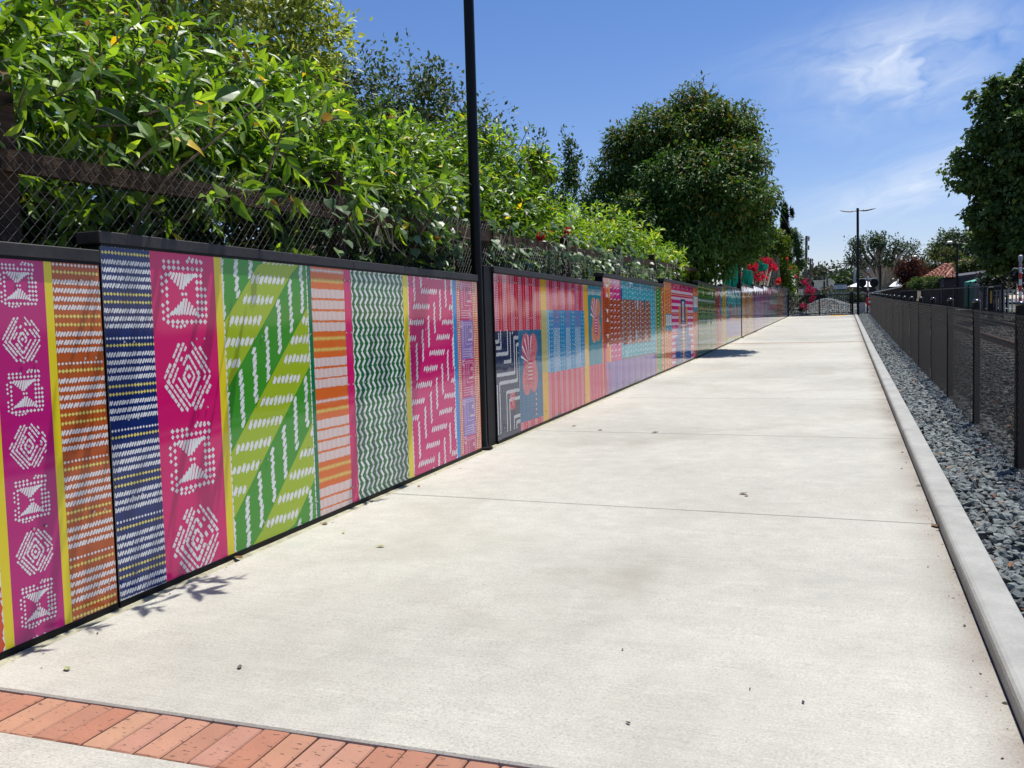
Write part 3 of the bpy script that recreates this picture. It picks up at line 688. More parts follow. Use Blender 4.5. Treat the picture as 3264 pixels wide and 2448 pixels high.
def s1(A, y0, y1, zt):
    rows(A, y0, 3.164, 1.587, .05, NAV, .386, 'slant')
    motifs(A, 3.164, 3.592, 1.578, .08, PNK, .178, 0)
    A.clip(3.592, 3.645); A.rect(3.592, 3.645, 0, 9, YEL, 1)
    zig(A, 3.645, 4.39, 1.585, .1, LIM, GRN, .655, 1.262, .107, .115, .023, .056, 1.0)
    A.clip(4.383, 4.393); [A.disc(4.39, 1.57-k*.035, .012, .017, WHT, 3, 8) for k in range(44)]; [A.disc(3.645, 1.57-k*.035, .008, .015, WHT, 3, 8) for k in range(44)]
    A.clip(3.645, 3.66); [A.disc(3.645, 1.57-k*.035, .011, .016, WHT, 3, 8) for k in range(44)]
    A.clip(4.392, 4.43); A.rect(4.392, 4.43, 0, 9, DGR, 1)
    rows(A, 4.43, 4.79, 1.562, .1, ORG, .76, 'up')
    A.clip(4.79, 4.87); A.rect(4.79, 4.87, 0, 9, PNK, 1)
    herring(A, 4.87, 5.567, zt, .1, .0625, .049, .046, .0172)
    A.clip(5.567, 5.64); A.rect(5.567, 5.64, 0, 9, YEL, 1)
    zig(A, 5.64, 6.40, 1.585, .12, PNK2, PNK2, .56, 1.30, .113, .106, .019, .050, .95, .034, .034, .033)
    for yy in (5.64, 6.40):
        A.clip(5.64, 6.405); [A.disc(yy, 1.57-k*.032, .011, .015, WHT, 3, 8) for k in range(46)]
    A.clip(6.405, 6.47); A.rect(6.405, 6.47, 0, 9, BLU, 1)
    greek(A, 6.47, y1, zt-.004, .2)
def s3(A, y0, y1, zt):
    PKC = [(.70, .46, .52), (.70, .46, .52), (.70, .40, .46), None, (.64, .24, .10), None]
    chains(A, y0, 8.56, 1.17, zt, CRI, PKC)
    # navy meander
    A.clip(y0, 7.875); A.rect(y0, 7.875, 0, 1.17, DNV, 1)
    def line(p, q):
        L = math.dist(p, q); n = int(L/.022); hor = abs(q[0]-p[0]) > abs(q[1]-p[1])
        for k in range(n):
            y = p[0]+(q[0]-p[0])*k/n; z = p[1]+(q[1]-p[1])*k/n
            A.dash(y, z, .016, .042 if hor else .028, .014, WHT)
    Y = lambda u: y0+u*.6; Z = lambda v: 1.17-v*.92
    for a in ([(.62, .02), (.62, .30), (.30, .30)], [(.72, .02), (.72, .06)], [(.5, 0), (.5, .22), (0, .22)], [(1, .07), (.78, .07), (.78, .42), (0, .42)], [(1, .14), (.88, .14), (.88, .50), (.12, .50), (.12, 1)], [(.98, .28), (.98, .60), (.40, .60), (.40, 1)], [(.02, .52), (.02, 1.0)], [(1, .68), (.52, .68), (.52, 1)], [(1, .86), (.7, .86), (.7, 1)], [(1, .92), (.8, .92), (.8, 1.0)], [(0, .1), (.14, .1), (.14, .0)], [(.22, 0), (.22, .16), (0, .16)]):
        for p, q in zip(a[:-1], a[1:]): line((Y(p[0]), Z(p[1])), (Y(q[0]), Z(q[1])))
    for k in range(60): A.dash(y0+rnd.random()*.58, .25+rnd.random()*.9, .03, .06, .003, (.10, .14, .22), 2, n=1)
    flower(A, 7.68, .53, .17, FLO, (.5, .02, .06), FLO)
    # flower on striped teal
    A.clip(7.875, 8.56); chains(A, 7.875, 8.56, .30, 1.175, (.02, .12, .26), [(.10, .30, .12), (.03, .2, .4), (.05, .1, .3), (.12, .28, .06)], .028, .03, True)
    flower(A, 8.19, .845, .60, (.66, .13, .16), (.48, .03, .08), (.45, .03, .14))
    for r_ in range(5): A.dash(8.29, .54-r_*.05, .03, .03, .012, (.62, .1, .1)); A.dash(8.35, .54-r_*.05, -.02, .03, .012, WHT)
    chains(A, 7.875, 8.56, 0, .30, CR2, PKC)
    # gold uprights
    for a, b_ in ((8.56, 8.745), (10.13, 10.33)):
        A.clip(a, b_); A.rect(a, b_, 0, 9, GOL, 1)
        for k in range(160): A.dash(rnd.uniform(a, b_), rnd.uniform(.2, 1.68), .012, .004, .005, (.60, .25, .03), n=1)
    chains(A, 8.745, 10.13, 1.372, zt, CRI, PKC+[(.60, .25, .5), (.6, .25, .5)])
    chains(A, 8.56, 8.745, .74, 1.372, (.45, .42, .12), [(.62, .42, .05), (.35, .5, .35)], .03, .02)
    A.clip(8.745, 10.16, .72, 1.372); A.rect(8.745, 10.16, .72, 1.372, CYB, 1)
    for a, b_ in ((8.76, 8.85), (8.98, 9.17), (9.42, 9.58), (9.78, 9.98)):
        y = a
        while y < b_:
            z = 1.372; q = 0
            while z > .72:
                c = WHT if (z < 1.18 or a < 8.9) else rnd.choice([(.40, .12, .42), (.60, .10, .2), (.20, .2, .5)]); A.dash(y+(.008 if q % 2 else -.008), z, .012, .026, .014, c); z -= .022; q += 1
            y += .045
    for y in (8.88, 8.93, 9.25, 9.32, 9.66, 9.72, 10.05, 10.12):
        z = 1.35
        while z > .73: A.dash(y, z, .002, .022, .012, (.62, .68, .45), n=1); z -= .044
    chains(A, 8.745, 10.13, 0, .72, CR2, PKC)
    A.clip(10.33, y1-.04, .72, 2); A.rect(10.33, y1, .72, 2, TEA, 1)
    chains(A, 10.33, 10.95, .72, 1.60, (.02, .22, .30), [(.02, .3, .45), (.12, .32, .12), (.02, .16, .25)], .03, .03, True)
    A.clip(10.33, 10.96, 1.56, 2)
    for k in range(11): A.dash(10.37+k*.056, 1.60, .02, .09, .02, WHT, 4)
    A.clip(10.33, 10.97); flower(A, 10.68, 1.26, .56, (.70, .24, .10), (.50, .03, .17), (.45, .03, .3))
    for k in range(12): A.dash(10.70, .96-k*.022, .002, .012, .012, (.3, .5, .6), 4, n=1)
    chains(A, 10.33, 10.97, 0, .72, CR2, [(.55, .3, .5), None, (.5, .1, .2)], .05)
    A.clip(10.96, y1); A.rect(10.96, y1, 0, 9, (.66, .14, .05), 1)
def s4(A, y0, y1, zt):
    A.clip(y0, 11.16); A.rect(y0, 11.16, 0, 9, (.55, .02, .12), 1); A.clip(11.16, 11.35); A.rect(11.16, 11.35, .66, 9, (.68, .17, .04), 1)
    for k in range(6): A.poly([(11.2, 1.72-k*.16), (11.31, 1.72-k*.16), (11.255, 1.66-k*.16+(.12 if k % 2 else 0))], WHT, 3)
    A.clip(11.35, 11.39); A.rect(11.35, 11.39, 0, 9, (.72, .55, .04), 1)
    A.clip(11.39, 12.01); A.rect(11.39, 12.01, .6, 9, (.55, .02, .18), 1)
    for r_ in range(14):
        for q in range(3): A.dash(11.47+q*.2, 1.76-r_*.075, .12, .012, .016, (.72, .50, .58), n=1); A.dash(11.39+q*.2, 1.74-r_*.075, .04, .03, .012, (.72, .40, .55), n=1)
    A.clip(12.01, 14.40, .74, 9); A.rect(12.01, 14.4, .74, 9, AQU, 1)
    for r_ in range(16):
        for q in range(15): A.dash(12.08+q*.165, 1.78-r_*.07+(q % 2)*.02, .10, .012, .014, (.40, .60, .64), n=1); A.dash(12.02+q*.165, 1.76-r_*.07, .04, .035, .012, (.02, .20, .28), n=1)
    chains(A, 11.07, 12.08, .95, 1.545, BRN, [(.62, .42, .10), None, (.66, .12, .12), (.60, .42, .12)], .075, .035, True)
    chains(A, 12.09, 13.96, .92, 1.545, (.30, .05, .02), [(.5, .42, .5), (.4, .35, .45), None, (.60, .35, .06), (.60, .35, .06), None], .062, .03)
    A.clip(12.01, 14.3)
    for (y, z, c) in ((12.05, 1.62, (.01, .10, .24)), (13.25, 1.74, (.35, .55, .7)), (13.05, 1.5, (.35, .5, .66)), (13.55, 1.5, (.01, .10, .24)), (12.95, 1.05, (.35, .5, .66)), (12.3, .80, (.3, .55, .6))):
        for k in range(4): A.dash(y, z, .12*math.cos(k*.785+.3), .17*math.sin(k*.785+.3)+.01, .035, c, 5, n=1)
    A.clip(y0, 14.42, 0, .75)
    chains(A, 11.16, 14.42, 0, .72, (.22, .12, .34), [(.50, .44, .62), None, (.30, .18, .42), (.55, .48, .66), (.50, .44, .62)], .075, .03)
    chains(A, 11.16, 11.39, 0, .62, (.35, .12, .28), [(.5, .2, .4)], .05)
    A.clip(14.40, 14.46); A.rect(14.40, 14.46, 0, 9, (.62, .18, .02), 1)
    A.clip(14.46, 14.86); A.rect(14.46, 14.86, 0, 9, (.02, .22, .04), 1)
    for r_ in range(26): A.dash(14.6, 1.75-r_*.06, .16, .012, .014, (.40, .62, .40), n=1); A.dash(14.78, 1.72-r_*.06, .06, .03, .014, (.4, .62, .4), n=1)
    A.clip(14.86, y1); A.rect(14.86, y1, 0, 9, (.62, .12, .06), 1)
    for k in range(38): A.disc(14.95+.03*math.sin(k*1.3), 1.76-k*.042, .035, .016, WHT if k % 2 else (.68, .2, .03), 3, 8)
def s5(A, y0, y1, zt):
    A.clip(y0, 15.2); A.rect(y0, 15.2, 0, 9, (.5, .42, .03), 1)
    for a, b_ in ((15.2, 15.82), (18.19, y1)):
        A.clip(a, b_); A.rect(a, b_, 0, 9, (.66, .20, .07), 1)
        for r_ in range(27):
            for q in range(3): A.disc(a+.12+q*.21, zt-.04-r_*.062+(q % 2)*.03, .065, .019, (.62, .10, .02), 2, 8); A.dash(a+.2+q*.21, zt-.07-r_*.062+(q % 2)*.03, .07, .014, .016, (.72, .55, .5), n=1)
    for a, b_, z0, z1 in ((15.24, 15.80, 1.07, 1.36), (18.25, 18.8, 1.42, 1.74)):
        A.clip(a, b_, z0, z1); A.rect(a, b_, z0, z1, (.02, .25, .36), 3)
        for q in range(3): A.rect(a+.05+q*.18, a+.17+q*.18, z0+.09, z1-.02, WHT, 4); A.dash(a+.11+q*.18, (z0+z1)/2+.05, .03, .15, .025, (.62, .2, .1), 5, n=1)
    A.clip(15.82, 18.19); A.rect(15.82, 18.19, 0, 9, (.55, .01, .14), 1); z = zt-.12; k = 0
    while z > .3:
        A.clip(15.82, 18.19); A.rect(15.82, 18.19, z-.05, z, (.62, .50, .58), 2); A.rect(15.82, 18.19, z-.085, z-.07, (.70, .35, .12) if k % 3 == 0 else (.5, .01, .16), 2); z -= .115; k += 1
    A.clip(15.82, 18.19)
    def sym(a, b_, z0, z1, c, l=4): A.rect(17.02-b_, 17.02-a, z0, z1, c, l); A.rect(17.02+a, 17.02+b_, z0, z1, c, l)
    sym(0, .26, 1.18, 1.64, (.01, .05, .16)); sym(0, .10, 1.24, 1.60, (.5, .6, .62), 5); sym(0, .05, 1.30, 1.56, (.6, .25, .12), 6)
    sym(.28, .48, 1.10, 1.5, (.66, .22, .05)); sym(0, .4, .2, 1.12, (.012, .05, .17)); sym(0, .1, .2, 1.16, (.66, .24, .05), 6); sym(.42, .62, .55, 1.15, (.02, .10, .26)); sym(.62, .85, .4, .95, (.012, .07, .26)); sym(.15, .85, 0, .8, (.012, .06, .22), 4)
    for k in range(18): A.rect(16.85, 17.2, 1.2-k*.062, 1.218-k*.062, WHT if k % 2 else (.4, .3, .5), 6); A.dash(16.72, 1.15-k*.062, .1, .02, .02, (.5, .55, .65), 6, n=1); A.dash(17.35, 1.15-k*.062, .1, .02, .02, (.5, .55, .65), 6, n=1)
def s6(A, y0, y1, zt):
    A.clip(y0, 21.52); A.rect(y0, 21.52, 0, 9, (.03, .16, .01), 1); z = zt-.05; k = 0
    cs = [(.40, .40, .08), (.30, .42, .16), (.08, .30, .01), (.45, .55, .40), (.04, .22, .01)]
    while z > .4: A.rect(y0, 21.52, z-.035-.02*(k % 2), z, cs[k % 5], 2); z -= .088; k += 1
    for (y, z) in ((19.55, 1.5), (20.5, 1.62)):
        for q in range(8): A.dash(y+rnd.uniform(-.12, .12), z-q*.07, .18, .01, .016, (.50, .60, .45), 4, n=1)
    chains(A, 21.52, 22.42, 0, 9, (.42, .07, .035), [(.62, .25, .06), None, (.5, .1, .1), (.6, .3, .2)], .12, .05)
    A.clip(21.52, 22.42); A.rect(22.0, 22.42, 0, 9, (.30, .06, .08), 2)
    A.clip(22.42, y1); A.rect(22.42, y1, 0, 9, (.02, .20, .30), 1); A.rect(22.42, y1, 0, 1.35, (.40, .07, .09), 2)
def s7(A, y0, y1, zt):
    A.clip(y0, 23.6); A.rect(y0, 23.6, 0, 9, (.40, .28, .03), 1)
    A.clip(23.6, y1); A.rect(23.6, y1, 0, 9, (.03, .20, .30), 1); A.rect(23.9, y1-.2, 1.5, 1.97, (.06, .32, .34), 2)
    for q in range(3): A.rect(24.3+q*.85, 24.75+q*.85, 1.15, 1.66-(q % 2)*.06, (.36, .09, .05), 3)
    A.rect(23.6, y1, 0, 1.30, (.16, .09, .28), 2); A.rect(23.6, y1, 0, .78, (.55, .40, .06), 3); A.rect(23.6, y1, 0, .70, (.10, .30, .42), 4)
    for q in range(5): A.dash(24.1+q*.65, 1.15, .25, .05, .05, (.35, .28, .5), 3)
def multi(cols, top, seed):
    def f(A, y0, y1, zt):
        r = random.Random(seed); y = y0; i = 0
        while y < y1:
            w_ = r.uniform(.28, .62); c = cols[i % len(cols)]; i += 1; A.clip(y, min(y+w_, y1)); A.rect(y, y+w_, 0, 9, c, 1)
            for k in range(14): A.dash(y+r.uniform(.05, w_), zt-.1-r.random()*1.3, .14, r.choice([.01, .05]), .03, r.choice(cols+[(.5, .45, .42)]), 2, n=1)
            y += w_
        A.clip(y0, y1)
        if top:
            y = y0+.1
            while y < y1-.5:
                w_ = r.uniform(.6, 1.1); d = r.uniform(.09, .16); A.poly([(y, zt-.06), (y+.05, zt-.14), (y+w_*.45, zt-.14-d), (y+w_*.55, zt-.13-d*.8), (y+w_, zt-.17), (y+w_, zt-.06)], WHT, 4); y += w_+.05
    return f
BASE = [('zero', 0)]
labels = {
 0: 'lowest mural wall section at the frame edge, pink medallions, yellow bars and rust stitched band',
 1: 'long mural wall section with navy, pink, lime and green zigzag bands before the near lamp post',
 2: 'mural wall section just past the near lamp post, crimson stripes, navy meander and two flowers',
 3: 'mural wall section with brown stripes on aqua above a lilac striped base',
 4: 'mural wall section with magenta and white stripes behind a navy rocket shape',
 5: 'mural wall section of plain green horizontal bands with a rust edge',
 6: 'mural wall section with an ochre bar and blue picture, ending at the second lamp post',
 7: 'ochre and brown mural wall section with white scallops, first beyond the second lamp post',
 8: 'mural wall section with indigo, pink and bright blue uprights under white scallops',
 9: 'mural wall section with dark navy and red uprights and white peaks',
 10: 'mural wall section in grey green and teal uprights with pale peaks',
 11: 'rust brown mural wall section, last but one before the end fence',
 12: 'blue grey mural wall section, farthest of the row, against the end fence'}
SEC = [(0, -1.2, 2.874, 1.506, s0, 3), (1, 2.884, 6.905, 1.586, s1, 2), (2, 7.283, 11.045, 1.680, s3, 2), (3, 11.055, 15.10, 1.803, s4, 2), (4, 15.115, 18.87, 1.905, s5, 2), (5, 18.885, 22.76, 2.005, s6, 2), (6, 22.775, 27.08, 2.075, s7, 2),
 (7, 27.34, 31.0, 2.262, multi([(.42, .22, .08), (.42, .30, .10), (.45, .07, .05), (.38, .20, .06)], True, 1), 1), (8, 31.015, 34.93, 2.37, multi([(.05, .05, .25), (.50, .08, .10), (.03, .18, .45), (.42, .06, .08), (.35, .15, .30)], True, 2), 1),
 (9, 34.945, 38.8, 2.486, multi([(.02, .04, .14), (.35, .05, .06), (.05, .16, .32), (.06, .10, .16)], True, 3), 1), (10, 38.815, 42.65, 2.594, multi([(.14, .20, .14), (.06, .18, .2), (.30, .10, .07), (.2, .22, .16)], True, 4), 1),
 (11, 42.665, 46.5, 2.69, multi([(.36, .10, .05), (.10, .16, .14), (.40, .14, .05)], False, 5), 1), (12, 46.515, 50.15, 2.79, multi([(.04, .09, .2), (.10, .14, .22), (.03, .06, .16), (.2, .1, .12)], False, 6), 1)]
for i, y0, y1, zt, fn, ns in SEC: section(i, y0, y1, zt, labels[i], fn, ns)
# dark upright board that closes the gap beside each lamp post
def filler(y0, y1, zt, label):
    b = MB(); b.box((WX-.12, y0, gz(y0)-.04), (WX-.014, y1, zt+.056), bev=.004); o = b.build('closing_board', M['blackdull']); tag(o, label, 'board', 'dark boards closing the gaps at the lamp posts')
filler(7.10, 7.279, 1.680, 'black closing board between the near lamp post and the crimson striped mural')
filler(27.16, 27.335, 2.262, 'black closing board beside the second lamp post along the wall')

# ================================================================ lamp posts
def lamp_post(x, y, h, rad, label, grp, heads=2, face=0):
    T = thing('lamp_post', label, 'lamp post', grp, loc=(x, y, gz(y)))
    b = MB(); z0 = gz(y)
    b.lathe([(rad*2.0, -.02), (rad*2.0, .012), (rad*1.15, .02), (rad*1.1, .05), (rad, .06), (rad*.96, h*.5), (rad*.9, h)], (x, y, z0), 20); b.build('pole', M['black'], T, smooth=False)
    b = MB(); b.box((x-rad-.004, y-.05, z0+.45), (x-rad+.01, y+.05, z0+.72), bev=.003); b.build('access_door', M['black'], T)
    b = MB(); b.lathe([(rad*.95, 0), (rad*1.0, .01), (rad*.98, .05), (rad*.5, .07), (.001, .075)], (x, y, z0+h), 16); b.build('pole_cap', M['black'], T)
    for s in (-1, 1):
        b = MB()
        # arm then a thin blade-like head that tapers and lifts outward
        b.tube([(x+s*rad*.6, y, z0+h-.08), (x+s*.17, y, z0+h-.07)], .02, 8)
        pr = [(.14, .07, -.075, .030), (.28, .105, -.085, .045), (.50, .12, -.07, .045), (.70, .11, -.035, .030), (.84, .05, -.008, .010)]
        i = len(b.v); 
        for (d, hw, zz, th) in pr:
            for (a, c) in ((-hw, 0), (-hw*.7, -th*.6), (hw*.7, -th*.6), (hw, 0), (hw*.75, th*.5), (-hw*.75, th*.5)): b.v.append((x+s*d, y+a, z0+h+zz+c))
        for k in range(len(pr)-1):
            for j in range(6): b.f.append((i+k*6+j, i+k*6+(j+1) % 6, i+(k+1)*6+(j+1) % 6, i+(k+1)*6+j)); b.m.append(0); b.c.append((1, 1, 1))
        b.f.append(tuple(i+j for j in range(6))); b.f.append(tuple(i+24+5-j for j in range(6))); b.m += [0, 0]; b.c += [(1, 1, 1)]*2
        hd = b.build('lamp_head', M['black'], T)
        b = MB(); b.box((x+s*.24 if s > 0 else x-.42, y-.07, z0+h-.115), (x+.42 if s > 0 else x-.24, y+.07, z0+h-.108)); g = b.build('lens', M['lens'], hd); g.matrix_parent_inverse = Matrix.Identity(4)
        b = MB(); b.lathe([(.02, 0), (.02, .03), (.012, .04)], (x+s*.27, y, z0+h-.06), 8); g = b.build('sensor', M['capmetal'], hd); g.matrix_parent_inverse = Matrix.Identity(4)
    return T
M['lens'] = mat('lamp_lens', (.6, .6, .58), .2, spec=.6)
G_L = 'double headed lamp posts along the path'
lamp_post(-2.905, 7.02, 4.95, .046, 'near black lamp post rising out of the frame between two mural sections', G_L)
lamp_post(-2.905, 27.22, 4.95, .046, 'black lamp post beside the green shade cloth, its top lost in the tree', G_L)
lamp_post(.62, 48.4, 5.28, .066, 'black double headed lamp post standing free at the far end of the kerb', G_L)
# ================================================================ vegetation
T_LANCE = (np.array([(0, 0, 0), (-.36, .22, .05), (0, .24, 0), (.36, .22, .05), (-.5, .52, .06), (0, .55, -.02), (.5, .52, .06), (-.24, .82, -.01), (0, .83, -.06), (.24, .82, -.01), (0, 1.04, -.15)]),
           np.array([(0, 2, 1, 1), (0, 3, 2, 2), (1, 2, 5, 4), (2, 3, 6, 5), (4, 5, 8, 7), (5, 6, 9, 8), (7, 8, 10, 10), (8, 9, 10, 10)]))
T_SIMPLE = (np.array([(0, 0, 0), (-.5, .45, .06), (.5, .45, .06), (0, 1, -.06), (0, .45, 0)]), np.array([(0, 4, 3, 1), (0, 2, 3, 4)]))
T_HEART = (np.array([(0, .0, 0), (-.42, -.14, .03), (-.58, .22, .05), (-.34, .62, .0), (0, 1, -.12), (.34, .62, .0), (.58, .22, .05), (.42, -.14, .03), (0, .3, -.02)]), np.array([(0, 8, 2, 1), (8, 4, 3, 2), (8, 6, 5, 4), (0, 7, 6, 8)]))
T_QUAD = (np.array([(0, 0, 0), (-.5, .5, 0), (0, 1, 0), (.5, .5, 0)]), np.array([(0, 3, 2, 1)]))
def leaves(name, tmpl, P, D, U, L, Wd, C, m, parent=None, droop=0):
    V, F = tmpl; n = len(P)
    Y = D/np.linalg.norm(D, axis=1, keepdims=True); X = np.cross(Y, U); X /= np.linalg.norm(X, axis=1, keepdims=True)+1e-9; Z = np.cross(X, Y)
    vy = V[None, :, 1]*L[:, None]; vx = V[None, :, 0]*Wd[:, None]; vz = V[None, :, 2]*L[:, None]
    if droop: vz = vz - droop*(V[None, :, 1]**2)*L[:, None]
    W = P[:, None]+X[:, None]*vx[..., None]+Y[:, None]*vy[..., None]+Z[:, None]*vz[..., None]
    base = (np.arange(n)*len(V))[:, None, None]; Ft = F[None]+base
    CC = np.repeat(C, len(F), 0); W = W.reshape(-1, 3); Ft = Ft.reshape(-1, 4)
    if (F[:, 2] == F[:, 3]).any() or (F[:, 2] == F[:, 3]).any():
        # triangles written as quads with a doubled corner: split everything to triangles
        tri = []; cc = []
        a = Ft[:, [0, 1, 2]]; b = Ft[:, [0, 2, 3]]; deg_b = (Ft[:, 2] == Ft[:, 3])
        F3 = np.concatenate([a, b[~deg_b]]); C3 = np.concatenate([CC, CC[~deg_b]])
        # rows like (0,2,1,1): b is degenerate as well
        ok = (F3[:, 0] != F3[:, 1]) & (F3[:, 1] != F3[:, 2]) & (F3[:, 0] != F3[:, 2])
        return raw_mesh(name, W, F3[ok], C3[ok], m, parent)
    return raw_mesh(name, W, Ft, CC, m, parent)
def rdir(n, r):
    v = r.normal(size=(n, 3)); return v/np.linalg.norm(v, axis=1, keepdims=True)
def palette(n, r, cols, wts, jit=.18):
    idx = r.choice(len(cols), n, p=np.array(wts)/sum(wts)); C = np.array(cols)[idx]*r.uniform(1-jit, 1+jit, (n, 1)); return C*r.uniform(.93, 1.07, (n, 3))
def blob_points(blobs, n, r, lo=.72, hi=1.02, cut=.8, zmin=None, keep=None):
    """points in the outer shell of a union of ellipsoids; blob = x,y,z,rx,ry,rz[,weight]"""
    B = np.array([b[:6] for b in blobs], float); area = (B[:, 3]*B[:, 4]*B[:, 5])**(2/3); wt = area/area.sum()
    out = []; nr = []
    while sum(len(o) for o in out) < n:
        k = r.choice(len(B), n*2, p=wt); d = rdir(n*2, r); s = r.uniform(lo, hi, (n*2, 1)); P = B[k, :3]+d*s*B[k, 3:6]
        q = np.stack([(((P-b[:3])/b[3:6])**2).sum(1) for b in B], 1); q[np.arange(len(P)), k] = 9
        ok = q.min(1) > cut*cut
        if zmin is not None: ok &= P[:, 2] > zmin
        if keep is not None: ok &= keep(P)
        nn = d/B[k, 3:6]; nn /= np.linalg.norm(nn, axis=1, keepdims=True)
        out.append(P[ok]); nr.append(nn[ok])
    return np.concatenate(out)[:n], np.concatenate(nr)[:n]
def limbs(T, base, tops, m, r0, seed, name='trunk', n=7, sag=.0, split=.4, trunk_top=None):
    """tapered trunk that forks toward the given tips"""
    r = random.Random(seed); base = Vector(base); b = MB()
    tt = Vector(trunk_top) if trunk_top is not None else base.lerp(Vector(tops[0]), split)
    b.tube([base-Vector((0, 0, .1)), base.lerp(tt, .33)+Vector((r.uniform(-.1, .1)*r0*4, r.uniform(-.1, .1)*r0*4, 0)), base.lerp(tt, .7), tt], [r0*1.25, r0, r0*.85, r0*.72], 9)
    for t_ in tops:
        t_ = Vector(t_); L = (t_-tt).length; st = base.lerp(tt, r.uniform(.65, 1.0)); mid = st.lerp(t_, .45)+Vector((r.uniform(-1, 1), r.uniform(-1, 1), r.uniform(.0, 1)))*L*.10
        q = st.lerp(t_, .75)+Vector((r.uniform(-1, 1), r.uniform(-1, 1), r.uniform(-.3, .8)))*L*.06
        k = r.uniform(.3, .5)*r0; b.tube([st, mid, q, t_], [k, k*.7, k*.42, k*.16], 6, cap=False)
    o = b.build(name, m, T, smooth=True); return o
def tree(name, label, cat, base, blobs, n_cl, per, cr, ls, cols, wts, seed, bark='bark', r0=.18, tips=22, group=None, m='leafdark', tmpl=T_SIMPLE, wid=.5, droop=.4, lo=.6, up=.35, extra=None, keep=None, trunk_top=None, zmin=None, aniso=(1, 1, .8), sub=None):
    r = np.random.default_rng(seed); T = thing(name, label, cat, group, loc=base)
    if sub:
        c_, n_ = blob_points(blobs, sub[0], r, lo=.8, hi=1.0); blobs = [tuple(q)+(sub[1]*f, sub[1]*f, sub[1]*f*.8) for q, f in zip(c_, r.uniform(.6, 1.3, len(c_)))]+[tuple(b_[:3])+tuple(v*.86 for v in b_[3:6]) for b_ in blobs]
    C, Nn = blob_points(blobs, n_cl, r, lo=lo, hi=1.0, keep=keep, zmin=zmin, cut=.75 if sub else .8)
    n = n_cl*per; k = np.repeat(np.arange(n_cl), per); sz = r.uniform(.55, 1.35, n_cl)[k]
    off = r.normal(size=(n, 3)).clip(-1.7, 1.7)*np.array(aniso)*cr*.52*sz[:, None]; P = C[k]+off
    D = off/(np.linalg.norm(off, axis=1, keepdims=True)+1e-6)*.6+Nn[k]*.35+rdir(n, r)*.8; D[:, 2] -= droop
    U = rdir(n, r)*.7+np.array([0, 0, 1.0])*(.6+up)+Nn[k]*.5
    L = ls*r.uniform(.65, 1.3, n); clump_tone = r.uniform(.72, 1.28, n_cl)[k][:, None]
    Cc = palette(n, r, cols, wts)*clump_tone
    if extra is not None: Cc = extra(P, Cc, r)
    leaves('crown', tmpl, P, D, U, L, L*wid*r.uniform(.8, 1.2, n), Cc, M[m], T)
    idx = r.choice(n_cl, min(tips, n_cl), replace=False)
    limbs(T, base, [tuple(C[i]-Nn[i]*.1) for i in idx], M[bark], r0, seed, trunk_top=trunk_top)
    return T, C, Nn
